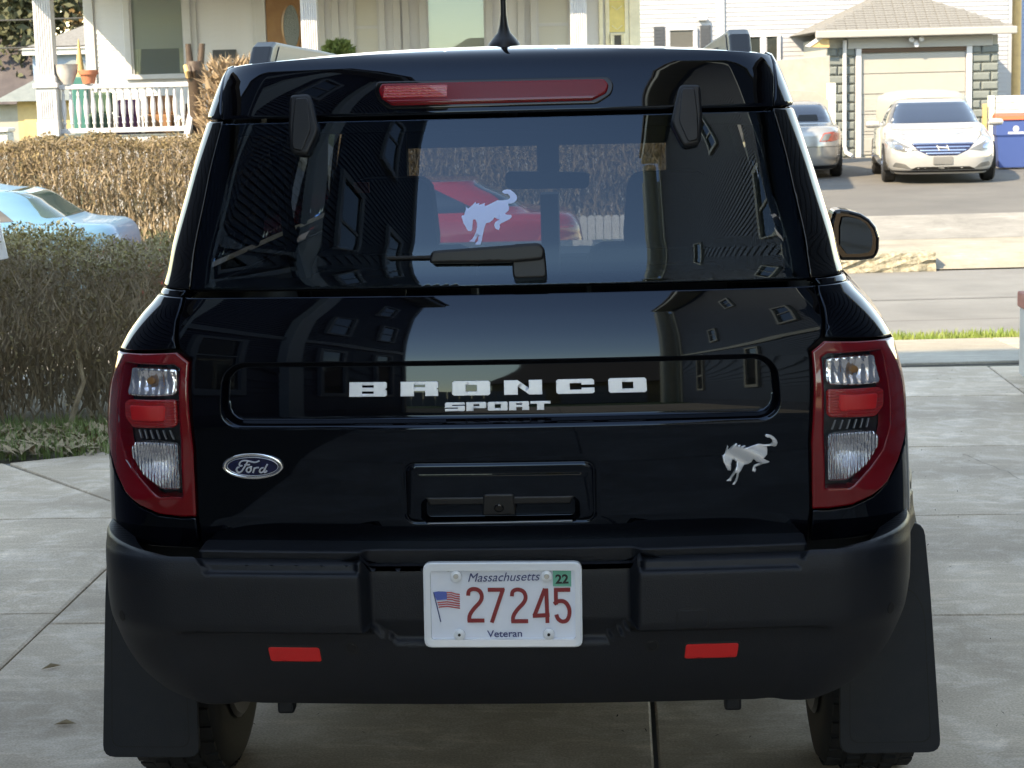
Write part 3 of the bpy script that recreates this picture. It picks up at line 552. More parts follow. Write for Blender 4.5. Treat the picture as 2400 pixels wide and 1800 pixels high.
# dry ornamental grass
def shrub(name, loc, rx, h, n, m, seed, label, cat, l=.3, w=.008):
    r = np.random.default_rng(seed); root = empty(name, loc, 0, label, cat)
    a = r.uniform(0, 6.283, n); rr = rx * np.sqrt(r.uniform(0, 1, n)); zz = h * r.uniform(0.02, 1, n); sh = np.sqrt(np.clip(1 - ((zz / h - .55) / .55) ** 2, .05, 1)); P = np.stack([rr * np.cos(a) * sh, rr * np.sin(a) * sh, zz], 1)
    D = np.stack([P[:, 0] / rx * .8, P[:, 1] / rx * .8, r.uniform(.2, 1.2, n)], 1) + r.normal(0, .35, (n, 3)); D /= np.linalg.norm(D, axis=1)[:, None]; E = P + D * (l * r.uniform(.4, 1, n))[:, None]
    t = r.normal(0, 1, (n, 3)) * w; V = np.stack([P - t, P + t, E], 1).reshape(-1, 3); I = np.arange(n) * 3
    tag(mk('crown', V, np.stack([I, I + 1, I + 2], 1).tolist(), m, root), kind='stuff')
    b = B()
    for k in range(9): q = r.uniform(0, 6.28); b.tube([(.05 * math.cos(q), .05 * math.sin(q), 0), (rx * .3 * math.cos(q), rx * .3 * math.sin(q), h * .4), (rx * .6 * math.cos(q), rx * .6 * math.sin(q), h * .8)], [.02, .012, .005], 5, False)
    b.obj('trunk', m, root); return root
mat('dry_tan', (.26, .18, .11), .85, noise=(8, 4), c2=(.36, .265, .175))
shrub('dry_shrub', (-3.60, 26.2, -.2), .56, 2.30, 8000, 'dry_tan', 31, 'dry tan shrub in front of the porch steps', 'shrub', .22, .012)
shrub('green_plant', (-2.42, 28.6, 2.0), .22, .42, 1400, 'grass_a', 32, 'small green plant on the porch beside the narrow window', 'plant', .1, .02)
o = B().lathe([(.14, 0), (.18, .84), (.15, .84), (.13, .8)], (0, 0, 0), 'z', 14).obj('plant_pot', 'terracotta', smooth=True); o.location = (-2.42, 28.6, 1.165); tag(o, 'pot under the small green porch plant', 'pot')

# --- white house further right
hB = empty('white_house', (0, 46, 0), 0, 'white sided house with dark shutters behind the parked cars', 'house')
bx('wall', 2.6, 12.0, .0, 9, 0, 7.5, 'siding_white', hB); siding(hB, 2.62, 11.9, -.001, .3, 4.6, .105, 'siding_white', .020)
bx('corner_board', 5.02, 5.21, -.07, -.0, .0, 4.6, 'trim_white', hB, .006)
window(hB, 3.90, 4.50, 2.55, 2.95, -.02, .07, pane='window_grey')
for xa in (3.55, 4.64):
    s = bx('shutter', xa, xa + .25, -.06, -.02, 2.52, 3.05, 'shutter', hB, .006)
    for k in range(6): bx('slat', xa + .03, xa + .22, -.068, -.058, 2.56 + k * .08, 2.61 + k * .08, 'shutter', s)
window(hB, 5.78, 6.08, 2.0, 2.75, -.02, .05, pane='window_dark'); window(hB, 6.18, 6.48, 2.0, 2.75, -.02, .05, pane='window_dark')
o = bx('porch_lamp', 4.58, 4.80, -.16, -.04, 3.16, 3.24, 'trim_white', hB, .02)
bx('roof', 2.3, 12.3, -.4, 9.4, 7.5, 7.8, 'roof_dark', hB)
# --- concrete wall beside the garage
cw = empty('concrete_wall', (0, 40, 0), 0, 'pale concrete block wall between the white house and the garage', 'wall')
B().prism([(4.2, -.05), (6.70, -.05), (6.70, 2.20), (4.2, 2.04)], .0, .22, 'xz').obj('upper_wall', 'block_wall', cw, bevel=.01)
B().prism([(4.0, -.05), (6.72, -.05), (6.72, 1.22), (6.35, 1.48), (5.85, 1.52), (4.0, 1.52)], -.30, -.02, 'xz').obj('lower_wall', 'block_wall', cw, bevel=.01); bx('wall_post', 6.62, 6.76, -.36, -.02, -.05, 1.64, 'trim_cream', cw, .01)
# --- garage
ga = empty('garage', (0, 42.5, 0), 0, 'small block garage with a cream door and hipped shingle roof', 'garage')
bx('wall', 7.08, 10.80, .06, 6.5, 0, 2.6, 'mortar', ga)
bme = {}
def blocks(x0, x1, z0, z1, hh=.2, bw=.42):
    r = 0; z = z0
    while z < z1 - .05:
        x = x0 - (bw / 2 if r % 2 else 0)
        while x < x1 - .02:
            a, b_ = max(x, x0), min(x + bw, x1)
            if b_ - a > .06:
                k = round(b_ - a, 3)
                if k not in bme: 
                    me = bpy.data.meshes.new('block'); w_, i = k / 2 - .012, .03; V = [(-w_, .06, .012), (w_, .06, .012), (w_, .06, hh - .012), (-w_, .06, hh - .012), (-w_ , .012, .012), (w_, .012, .012), (w_, .012, hh - .012), (-w_, .012, hh - .012), (-w_ + i, -.012, .012 + i), (w_ - i, -.012, .012 + i), (w_ - i, -.012, hh - .012 - i), (-w_ + i, -.012, hh - .012 - i)]
                    me.from_pydata(V, [], [(8, 9, 10, 11)] + [(q * 4 + j, q * 4 + (j + 1) % 4, q * 4 + 4 + (j + 1) % 4, q * 4 + 4 + j) for q in (0, 1) for j in range(4)]); me.materials.append(M['block_grey']); bme[k] = me
                o = bpy.data.objects.new('block', bme[k]); col.objects.link(o); o.parent = ga; o.location = ((a + b_) / 2, 0, z)
            x += bw
        r += 1; z += hh
blocks(7.08, 7.68, 0, 2.4); blocks(10.22, 10.82, 0, 2.4)
bx('lintel', 7.5, 10.66, -.06, .06, 2.36, 2.62, 'eave_cream', ga, .01)
for a, b_ in ((7.68, 7.80), (10.10, 10.22)): bx('door_jamb', a, b_, -.05, .06, 0, 2.36, 'trim_white', ga, .008)
gd = bx('garage_door', 7.80, 10.10, .05, .09, .04, 2.26, 'door_cream', ga)
for r in range(5):
    z0 = .06 + r * .44
    if r > 2: bx('door_section', 7.81, 10.09, .02, .05, z0, z0 + .425, 'door_cream', gd, .008); continue
    s = bx('door_section', 7.81, 10.09, .03, .05, z0, z0 + .425, 'door_cream', gd, .006)
    for c_ in range(4): bx('panel', 7.88 + c_ * .56, 8.34 + c_ * .56, .014, .031, z0 + .07, z0 + .35, 'door_cream', s, .012)
bx('door_gap', 7.80, 10.10, .00, .05, 2.27, 2.36, 'door_dark', ga)
b = B().tube([(7.43, -.07, 2.55), (7.43, -.07, .25), (7.46, -.12, .12), (7.56, -.30, .05)], .045, 8); b.obj('downspout', 'trim_white', ga, smooth=True)
fo = B().prism([(6.75, 2.60), (11.1, 2.60), (11.1, 2.76), (6.75, 2.76)], -.42, -.30, 'xz').obj('gutter', 'eave_cream', ga, bevel=.02)
rz0, rise, run = 2.74, .96, 2.18
apx = ((8.92, -.40 + run, rz0 + rise), (8.92, 6.9 - run, rz0 + rise))
mk('roof', [(6.74, -.40, rz0), (11.10, -.40, rz0), (11.10, 6.9, rz0), (6.74, 6.9, rz0), apx[0], apx[1]], [(0, 1, 4), (1, 2, 5, 4), (2, 3, 5), (3, 0, 4, 5), (0, 3, 2, 1)], 'shingle', ga)
rfo = bpy.data.objects['roof'] if 'roof' in bpy.data.objects else None
sl_ = math.hypot(run, rise); ang = math.atan2(rise, run); me = bpy.data.meshes.new('shingle'); me.from_pydata([(-.105, 0, .014), (.105, 0, .014), (.105, .17, .004), (-.105, .17, .004), (-.105, 0, 0), (.105, 0, 0)], [], [(0, 1, 2, 3), (4, 5, 1, 0)]); me.materials.append(M['shingle'])
r = 0; s = .0
while s < sl_ - .2:
    t = s / sl_; hw = 2.18 * (1 - t) - .12; x = 8.92 - hw + (.11 if r % 2 else 0)
    while x < 8.92 + hw:
        o = bpy.data.objects.new('shingle', me); col.objects.link(o); o.parent = ga; o.location = (x, -.40 + s * math.cos(ang), rz0 + s * math.sin(ang) + .003 + random.uniform(0, .004)); o.rotation_euler.x = ang; x += .225
    s += .135; r += 1
lt = bx('flood_light', 8.90, 9.02, -.10, -.06, 2.44, 2.54, 'trim_white', ga, .01)
for dx, dz in ((-.11, .03), (.11, .04), (0, -.08)): B().lathe([(.02, 0), (.05, -.10), (.055, -.13), (.03, -.12)], (8.96 + dx, -.10, 2.50 + dz), 'y', 12).obj('lamp_head', 'trim_white', lt, smooth=True)
# wooden end of the garage eave
B().prism([(6.62, 2.42), (7.06, 2.40), (7.06, 2.66), (6.95, 2.70)], -.28, -.05, 'xz').obj('eave_end', 'wood_raw', ga); B().prism([(6.55, 2.44), (6.63, 2.42), (7.05, 2.68), (7.02, 2.76)], -.30, -.1, 'xz').obj('barge_board', 'trim_white', ga)
# --- blue house, pole, fence on the right
hC = empty('blue_house', (0, 58, 0), 0, 'blue sided house behind the garage and the utility pole', 'house')
bx('wall', 12.4, 24, 0, 8, 0, 9, 'siding_blue', hC); siding(hC, 12.45, 20, -.001, .5, 5.5, .13, 'siding_blue', .02); bx('corner_board', 13.75, 13.95, -.09, -.0, 0, 6, 'siding_white', hC, .006); bx('roof', 12, 24.4, -.4, 8.4, 9, 9.4, 'roof_dark', hC)
o = B().lathe([(.14, 0), (.11, 11)], (0, 0, 0), 'z', 14).obj('utility_pole', 'wood_raw', smooth=True); o.location = (12.62, 48, 0); tag(o, 'brown wooden utility pole beside the blue house', 'pole')
fe = empty('white_fence', (0, 37, 0), 0, 'white horizontal board fence behind the recycling bin', 'fence')
for k in range(9): bx('board', 9.36, 12.5, -.03, .0, .12 + k * .135, .12 + k * .135 + .125, 'trim_white', fe, .006)
for xx in (9.22, 11.0): bx('post', xx, xx + .11, -.06, .06, 0, 1.33, 'trim_cream', fe, .01)
bx('post', 9.10, 9.18, -.1, -.02, 0, 1.18, 'wood_raw', fe, .01)
# --- things at the far left
hD = empty('small_blue_house', (0, 55, 0), 0, 'small blue house with a grey roof seen between the porch columns', 'house')
bx('wall', -13.3, -10.2, 0, 6, 0, 3.0, 'siding_blue', hD); bx('eave', -13.5, -9.9, -.35, -.2, 2.95, 3.18, 'trim_white', hD)
mk('roof', [(-13.6, -.4, 3.1), (-9.8, -.4, 3.1), (-9.8, 6.4, 3.1), (-13.6, 6.4, 3.1), (-11.0, 3, 4.35), (-10.6, 3, 4.35)], [(0, 1, 5, 4), (1, 2, 5), (2, 3, 4, 5), (3, 0, 4)], 'shingle', hD)
hE = empty('tan_shed', (0, 44, 0), 0, 'tan shed with a grey roof left of the porch column', 'shed')
bx('wall', -11.05, -9.0, 0, 3, 0, 1.72, 'tan_wall', hE); bx('door', -10.9, -10.4, -.03, -.0, 0, 1.5, 'tan_wall', hE); mk('roof', [(-11.5, -.4, 1.68), (-8.6, -.4, 1.68), (-8.6, 3.4, 1.68), (-11.5, 3.4, 1.68), (-10.1, 1.5, 2.6), (-9.9, 1.5, 2.6)], [(0, 1, 5, 4), (1, 2, 5), (2, 3, 4, 5), (3, 0, 4)], 'block_grey', hE)
hF = empty('dark_roofed_house', (0, 62, 0), 0, 'house with a dark brown roof at the left edge behind the shed', 'house')
bx('wall', -22, -14.9, 0, 7, 0, 1.75, 'block_wall', hF); mk('roof', [(-22.5, -.5, 1.6), (-14.3, -.5, 1.6), (-14.3, 7.5, 1.6), (-22.5, 7.5, 1.6), (-21, 3.5, 5.0), (-16.2, 3.5, 5.0)], [(0, 1, 5, 4), (1, 2, 5), (2, 3, 4, 5), (3, 0, 4)], 'roof_dark', hF)
sw_ = empty('stone_wall', (0, 40.5, 0), 0, 'low grey stone wall in front of the tan shed', 'wall'); bx('wall_body', -16, -10.4, 0, .5, -.2, 1.05, 'stone_wall', sw_, .03); bx('cap', -16.05, -10.38, -.06, .56, 1.052, 1.14, 'trim_white', sw_, .02)
mat('wire', (.05, .05, .05), .7)
for z, dz, lb in ((4.05, 0, 'upper of the two overhead wires at the left edge'), (3.35, 0, 'lower of the two overhead wires at the left edge')):
    pts = [(-40 + k * 3.2, 50, z - .35 + .35 * ((k - 5) / 5.) ** 2 * .2) for k in range(11)]; o = B().tube(pts, .02, 6).obj('overhead_wire', 'wire'); tag(o, lb, 'wire', 'overhead wires')
# --- trees
def tree(name, loc, h, rad, label, seed, ml, nleaf, mtk='twig', leaf=.14, bare=False, zc=.6):
    r = np.random.default_rng(seed); root = empty(name, loc, 0, label, 'tree'); tw = B(); tips = []
    def grow(p, d, l, rr, lv):
        q = p + d * l; m_ = (p + q) / 2 + Vector(r.normal(0, .06 * l, 3)); tw.tube([p, m_, q], [rr, rr * .85, rr * .68], 6, False)
        tips.append((q, lv))
        if lv == 0: return
        for k in range(3 if lv > 1 else 4):
            nd = (d + Vector(r.normal(0, .55, 3)) + Vector((0, 0, .12))).normalized(); grow(p.lerp(q, r.uniform(.55, 1)), nd, l * r.uniform(.6, .82), rr * .6, lv - 1)
    grow(Vector((0, 0, 0)), Vector((.03, 0, 1)), h * .32, h * .018, 5 if bare else 4)
    tw.obj('trunk', mtk, root)
    if ml:
        T = np.array([tuple(t[0]) for t in tips if t[1] <= 2]); i = r.integers(0, len(T), nleaf); P = T[i] + r.normal(0, rad * .16, (nleaf, 3)); u = r.normal(0, 1, (nleaf, 3)); u /= np.linalg.norm(u, axis=1)[:, None]; v = np.cross(u, r.normal(0, 1, (nleaf, 3))); v /= np.linalg.norm(v, axis=1)[:, None]
        s = leaf * r.uniform(.5, 1.4, nleaf)[:, None]; V = np.stack([P - u * s, P + v * s * .5, P + u * s, P - v * s * .5], 1).reshape(-1, 3); I = np.arange(nleaf) * 4
        tag(mk('crown', V, np.stack([I, I + 1, I + 2, I + 3], 1).tolist(), ml, root), kind='stuff')
    return root
mat('leaf_dark', (.035, .045, .02), .7, noise=(2, 3), c2=(.09, .085, .04)); mat('leaf_brown', (.16, .10, .045), .75, noise=(2, 3), c2=(.26, .19, .09)); mat('bark', (.06, .045, .035), .9)
tree('evergreen_tree', (-17.6, 66, 0), 9, 3.0, 'dark green tree at the left edge behind the overhead wires', 41, 'leaf_dark', 9000, leaf=.17)
tree('brown_tree', (-19.5, 74, 0), 12, 4.0, 'brown leaved tree above the dark green tree at the left edge', 42, 'leaf_brown', 7000, leaf=.19)
tree('bare_tree', (-14.2, 70, 0), 10.5, 3.4, 'bare branched tree above the small blue house', 43, None, 0, 'bark', bare=True)

# ------------------------------------------------------------------ parked cars
mat('car_white', (.33, .33, .33), .12, coat=1.); mat('car_silver', (.36, .355, .34), .22, metal=.5, coat=1.); mat('car_blue', (.10, .24, .36), .32, metal=.1, coat=.35); mat('car_red', (.42, .012, .022), .15, coat=1.)
mat('car_glass', (.012, .018, .035), .03, spec=.9, coat=.6); mat('car_glass_green', (.05, .085, .075), .04, spec=.9); mat('head_lamp', (.16, .16, .155), .1, metal=.3, coat=1., bump=(40, .5, .01)); mat('grille_chrome', (.5, .53, .62), .2, metal=1.); mat('grille_dark', (.012, .016, .05), .3); mat('plate_grey', (.16, .16, .16), .4); mat('amber_red', (.42, .06, .03), .15, coat=1.); mat('sun_red', (.45, .04, .03), .2, coat=1.)
def sedan(name, label, loc, rz, paint, T, L=1., glassm='car_glass', n=5.):
    """T rows: z, front y, rear y, half width; the body is a stack of rounded outlines"""
    T = np.array(T); fF, fR, fW = (pchip(T[:, 0], T[:, k]) for k in (1, 2, 3)); root = empty(name, loc, rz, label, 'car')
    nn = lambda z: n + 0 * z
    def front(x, z):
        W, a, b = fW(z), fF(z), fR(z); q = np.clip(1 - np.abs(x / W) ** n, 1e-4, 1) ** (1 / n); return np.stack([x, (a + b) / 2 + (a - b) / 2 * q, z], -1)
    def rear(x, z):
        W, a, b = fW(z), fF(z), fR(z); q = np.clip(1 - np.abs(x / W) ** n, 1e-4, 1) ** (1 / n); return np.stack([x, (a + b) / 2 - (a - b) / 2 * q, z], -1)
    def side(y, z, s=1):
        W, a, b = fW(z), fF(z), fR(z); q = np.clip(1 - np.abs((y - (a + b) / 2) / ((a - b) / 2)) ** n, 1e-4, 1) ** (1 / n); return np.stack([s * W * q, y, z], -1)
    zs = np.unique(np.concatenate([np.linspace(T[0, 0], T[-1, 0], 46), T[:, 0]])); A = np.linspace(0, 2 * math.pi, 97)[:-1]; V = []; N = 96
    for z in zs:
        W, a, b = float(fW(z)), float(fF(z)), float(fR(z)); c, s_ = np.cos(A), np.sin(A)
        x = W * np.sign(c) * np.abs(c) ** (2 / n); y = (a + b) / 2 + (a - b) / 2 * np.sign(s_) * np.abs(s_) ** (2 / n); V += np.stack([x, y, np.full(N, z)], 1).tolist()
    m_ = len(zs); F = [(i * N + k, i * N + (k + 1) % N, (i + 1) * N + (k + 1) % N, (i + 1) * N + k) for i in range(m_ - 1) for k in range(N)] + [tuple(range((m_ - 1) * N, m_ * N)), tuple(range(N - 1, -1, -1))]
    body = mk('body', V, F, paint, root, smooth=True); body.data.set_sharp_from_angle(angle=R_(32))
    def P(nm, poly, where, m, off=.004, h=.05, depth=.01, parent=None, r=0.02, sg=None):
        lf = {'f': front, 'r': rear, 'sr': lambda y, z: side(y, z, 1), 'sl': lambda y, z: side(y, z, -1)}[where]; sgn = {'f': -1, 'r': 1, 'sr': 1, 'sl': -1}[where]
        return patch(nm, rround(poly, r) if r else poly, lf, m, parent or root, h=h, off=off, depth=depth, rim=.002, sg=sgn)
    return root, P
def wheels(root, ys, xw, r=.32, w=.21, z=None):
    prof = [(r * .55, -w / 2), (r * .9, -w / 2), (r, -w * .36), (r, w * .36), (r * .9, w / 2), (r * .55, w / 2)]
    for y in ys:
        for s in (-1, 1):
            o = B().lathe(prof, (0, 0, 0), 'x', 28).obj('wheel', 'rubber', root, smooth=True); o.location = (s * xw, y, r)
            h = B().lathe([(r * .56, 0), (r * .52, .02), (r * .2, .012), (.05, .03)], (0, 0, 0), 'x', 20).obj('rim', 'grille_chrome', o, smooth=True); h.location = (s * w * .42, 0, 0); h.scale = (s, 1, 1)
            a = B(); pts = [(r * 1.17 * math.cos(t), r * 1.17 * math.sin(t)) for t in np.linspace(-.25, math.pi + .25, 20)]; a.prism(pts, -.22, .0, 'yz'); q = a.obj('wheel_arch', 'seal', root); q.location = (s * (xw + w * .5 - .004) if s > 0 else s * (xw + w * .5 - .004) + .22, y, r)
base = lambda fr, hood, cowl, roof, dk, H, W: [
    [.17, fr - .12, -2.26, W - .10], [.28, fr - .02, -2.36, W - .03], [.45, fr, -2.38, W], [.60, fr - .03, -2.38, W], [.70, fr - .10, -2.37, W - .01], [.76, fr - .28, -2.36, W - .015], [.82, fr - .62, -2.35, W - .02], [.88, fr - 1.0, -2.33, W - .03], [.94, cowl + .12, -2.29, W - .05], [.98, cowl, -2.22, W - .09], [1.00, cowl - .05, dk - .12, W - .12], [1.03, cowl - .10, dk, W - .15],
    [1.15, cowl - .33, dk + .20, W - .19], [1.30, cowl - .64, dk + .47, W - .26], [H - .06, cowl - .88, dk + .70, W - .33], [H - .02, roof, dk + .92, W - .40], [H, roof - .35, dk + 1.2, W - .55]]
TS = base(2.42, 0, 1.02, -.05, -1.62, 1.46, .915)
# white sedan facing the camera
cs, P = sedan('white_sedan', 'white sedan parked facing the street in front of the garage', (7.33, 33.40, 0), R_(172.5), 'car_white', TS)
P('windshield', [(-.735, 1.02), (.735, 1.02), (.60, 1.385), (-.60, 1.385)], 'f', 'car_glass', r=.04); P('rear_window', [(-.70, 1.06), (.70, 1.06), (.53, 1.38), (-.53, 1.38)], 'r', 'car_glass', r=.04)
for s in ('sr', 'sl'):
    P('side_window', [(.62, 1.03), (-.02, 1.03), (-.02, 1.36), (.20, 1.36)], s, 'car_glass'); P('side_window', [(-.08, 1.03), (-1.05, 1.05), (-.75, 1.35), (-.08, 1.36)], s, 'car_glass')
for s in (-1, 1):
    hl = P('head_lamp', [(s * .40, .585), (s * .62, .56), (s * .80, .62), (s * .86, .72), (s * .80, .80), (s * .62, .69)], 'f', 'head_lamp', .006); P('lamp_lens', rround([(s * .62, .60), (s * .73, .60), (s * .75, .68), (s * .64, .67)], .03), 'f', 'grille_chrome', .010, parent=hl)
    P('fog_lamp', [(s * .50, .27), (s * .78, .30), (s * .74, .38), (s * .60, .355)], 'f', 'head_lamp', .006)
    b = B().tube([(s * .90, .62, .98), (s * 1.02, .62, 1.0)], [.03, .03], 8); b.obj('mirror_arm', 'car_white', cs)
    o = B().lathe([(.02, -.13), (.075, -.11), (.095, 0), (.08, .10), (.02, .12)], (0, 0, 0), 'x', 16).obj('door_mirror', 'car_white', cs, smooth=True); o.location = (s * 1.02, .62, 1.01); o.scale = (1, .8, .72)
gr = P('grille', [(-.50, .70), (.50, .70), (.40, .58), (.22, .49), (-.22, .49), (-.40, .58)], 'f', 'grille_dark', .003, depth=.006)
for z, a in ((.69, .47), (.635, .42), (.58, .36), (.53, .27)): P('grille_bar', [(-a, z - .010), (a, z - .010), (a, z + .012), (-a, z + .012)], 'f', 'grille_chrome', .012, parent=gr, r=0)
em = []
for a in ([(-.105, .57), (-.085, .57), (-.05, .66), (-.07, .66)], [(.05, .57), (.07, .57), (.105, .66), (.085, .66)], [(-.07, .605), (.07, .62), (.075, .64), (-.065, .625)]): P('emblem', a, 'f', 'car_white', .022, parent=gr, r=0)
P('number_plate', [(-.155, .335), (.155, .335), (.155, .475), (-.155, .475)], 'f', 'plate_grey', .012); P('lower_intake', [(-.52, .245), (.52, .245), (.42, .30), (-.42, .30)], 'f', 'seal', .003)
P('hood_line', [(-.76, .905), (-.755, .905), (-.52, .715), (-.53, .715)], 'f', 'seal', .002, r=0); P('hood_line', [(.76, .905), (.755, .905), (.52, .715), (.53, .715)], 'f', 'seal', .002, r=0)
P('front_lip', [(-.74, .205), (.74, .205), (.80, .235), (-.80, .235)], 'f', 'plastic', .008); wheels(cs, (1.42, -1.38), .80); cs.scale = (1, 1, .925)
# silver sedan seen from behind, mostly hidden by the suv
cc, P = sedan('silver_sedan', 'silver sedan parked nose in beside the garage, half hidden by the suv', (5.27, 35.92, 0), R_(-7.5), 'car_silver', base(2.40, 0, .95, -.1, -1.62, 1.45, .91))
P('rear_window', [(-.70, 1.05), (.70, 1.05), (.54, 1.39), (-.54, 1.39)], 'r', 'car_glass', r=.04); P('windshield', [(-.72, 1.03), (.72, 1.03), (.58, 1.38), (-.58, 1.38)], 'f', 'car_glass', r=.04)
P('rear_shelf', [(.10, 1.07), (.48, 1.07), (.46, 1.19), (.14, 1.19)], 'r', 'seal', .008)
for s in (-1, 1):
    tl = P('tail_lamp', [(s * .47, .70), (s * .55, .86), (s * .70, .88), (s * .89, .84), (s * .89, .74), (s * .70, .70)], 'r', 'amber_red', .008); P('reverse_lamp', [(s * .49, .71), (s * .56, .84), (s * .68, .85), (s * .62, .72)], 'r', 'head_lamp', .012, parent=tl)
    P('side_window', [(.55, 1.03), (-1.05, 1.05), (-.75, 1.35), (.15, 1.36)], 'sr' if s > 0 else 'sl', 'car_glass')
P('number_plate', [(-.16, .62), (.16, .62), (.16, .77), (-.16, .77)], 'r', 'plate_white', .01); P('bumper_line', [(-.88, .60), (.88, .60), (.88, .61), (-.88, .61)], 'r', 'seal', .002, r=0); P('bumper_shade', [(-.80, .185), (.80, .185), (.84, .25), (-.84, .25)], 'r', 'plastic', .006); wheels(cc, (1.4, -1.4), .79); cc.scale = (1, 1, .92)
# pale blue sedan by the far kerb
cb, P = sedan('blue_sedan', 'pale blue sedan parked on the street between the two hedges', (-6.0, 18.9, -.475), R_(90), 'car_blue', [[r[0], r[1], r[2] + .05, r[3]] for r in base(2.30, 0, .95, -.25, -1.86, 1.38, .86)], n=6.)
P('rear_window', [(-.64, 1.05), (.64, 1.05), (.50, 1.31), (-.50, 1.31)], 'r', 'car_glass_green', r=.03); P('windshield', [(-.68, 1.03), (.68, 1.03), (.52, 1.31), (-.52, 1.31)], 'f', 'car_glass_green', r=.03)
for s in ('sr', 'sl'):
    P('side_window', [(.62, 1.02), (-.25, 1.02), (-.25, 1.29), (.12, 1.29)], s, 'car_glass_green'); P('side_window', [(-.31, 1.02), (-1.06, 1.02), (-1.06, 1.26), (-.98, 1.29), (-.31, 1.29)], s, 'car_glass_green', r=.03); P('quarter_window', [(-1.09, 1.02), (-1.33, 1.03), (-1.12, 1.20), (-1.09, 1.22)], s, 'shutter', r=.01); P('quarter_trim', [(-1.065, 1.015), (-1.085, 1.015), (-1.085, 1.25), (-1.065, 1.27)], s, 'plate_frame', .006, r=0)
    P('tail_lamp', [(-2.12, .60), (-2.22, .60), (-2.22, .74), (-2.16, .74)], s, 'sun_red', r=.01)
for s in (-1, 1): P('tail_lamp', [(s * .46, .60), (s * .80, .60), (s * .78, .74), (s * .48, .74)], 'r', 'sun_red')
wheels(cb, (1.38, -1.35), .76, .30)
# red coupe further along the far kerb (seen through the suv's glass)
cr, P = sedan('red_coupe', 'red coupe parked on the street, seen through the rear window of the suv', (-1.42, 18.9, -.475), R_(90), 'car_red', [[r[0], r[1], r[2] + .22, r[3]] for r in base(2.26, 0, .90, -.20, -1.82, 1.33, .87)])
for s in ('sr', 'sl'): P('side_window', [(.60, 1.01), (-1.18, 1.01), (-.72, 1.24), (.02, 1.26)], s, 'car_glass', r=.03); P('body_crease', [(-1.9, .72), (-1.9, .735), (1.7, .725), (1.7, .71)], s, 'seal', .002, r=0)
P('rear_window', [(-.62, 1.05), (.62, 1.05), (.50, 1.27), (-.50, 1.27)], 'r', 'car_glass', r=.03)
for s in (-1, 1): P('tail_lamp', [(s * .5, .72), (s * .80, .72), (s * .78, .86), (s * .5, .86)], 'r', 'sun_red')
wheels(cr, (1.36, -1.30), .77, .30)
# covered trailer behind the white sedan
mat('tarp', (.34, .325, .28), .6, bump=(5, .5, .02)); ct = empty('covered_trailer', (8.02, 37.4, 0), .05, 'cream covered trailer standing behind the white sedan', 'trailer'); V = []; n = 40; lv = [(.30, .70), (.6, .74), (1.0, .74), (1.25, .735), (1.36, .70), (1.43, .58), (1.47, .34), (1.48, .05)]
for z, w in lv:
    for k in range(n): t = 2 * math.pi * k / n; c, s_ = math.cos(t), math.sin(t); V.append((w * np.sign(c) * abs(c) ** .42, (w * 1.3) * np.sign(s_) * abs(s_) ** .42, z))
mk('cover', V, [(i * n + k, i * n + (k + 1) % n, (i + 1) * n + (k + 1) % n, (i + 1) * n + k) for i in range(len(lv) - 1) for k in range(n)] + [tuple(range((len(lv) - 1) * n, len(lv) * n)), tuple(range(n - 1, -1, -1))], 'tarp', ct, smooth=True)
for s in (-1, 1): o = B().lathe([(.1, -.08), (.26, -.08), (.28, 0), (.26, .08), (.1, .08)], (0, 0, 0), 'x', 20).obj('wheel', 'rubber', ct, smooth=True); o.location = (s * .78, .1, .28)
# blue recycling bin
mat('bin_blue', (.035, .075, .24), .45); mat('bin_red', (.62, .10, .04), .45); rb = empty('recycling_bin', (9.30, 35.6, 0), -.15, 'blue wheeled recycling bin with a red lid', 'bin')
V = []; 
for z, w, d in ((.03, .24, .27), (.6, .28, .32), (.62, .30, .34), (.9, .305, .345)): V += [(-w, -d, z), (w, -d, z), (w, d, z), (-w, d, z)]
mk('body', V, [(0, 3, 2, 1), (12, 13, 14, 15)] + [(i * 4 + k, i * 4 + (k + 1) % 4, (i + 1) * 4 + (k + 1) % 4, (i + 1) * 4 + k) for i in range(3) for k in range(4)], 'bin_blue', rb, bevel=.02)
B().prism([(-.38, .90), (.36, .90), (.36, .97), (.1, 1.02), (-.34, .97)], -.31, .31, 'yz').obj('lid', 'bin_red', rb, bevel=.015)
o = B().lathe([(.12, -.04), (.13, 0), (.12, .04)], (0, 0, 0), 'x', 20).obj('wheel', 'rubber', rb, smooth=True); o.location = (.29, .1, .125)
B().lathe([(.055, 0), (.055, .004)], (.05, -.345, .74), 'y', 20).obj('bin_mark', 'trim_white', rb); bx('bin_mark', -.09, .19, -.345, -.338, .645, .685, 'trim_white', rb)
# low white scalloped fence seen through the suv
sf = empty('scalloped_fence', (1.05, 23.75, -.22), 0, 'low white scalloped picket fence in front of the hedge', 'fence')
for k in range(9):
    x = -.42 + k * .10; P_ = [(x - .046, 0), (x + .046, 0), (x + .046, .30)] + [(x + .046 * math.cos(t), .30 + .035 * math.sin(t)) for t in np.linspace(0.3, math.pi - .3, 6)] + [(x - .046, .30)]; B().prism(P_, -.01, .01, 'xz').obj('picket', 'trim_white', sf)
for z in (.08, .22): bx('fence_rail', -.5, .5, .011, .035, z, z + .05, 'trim_white', sf)

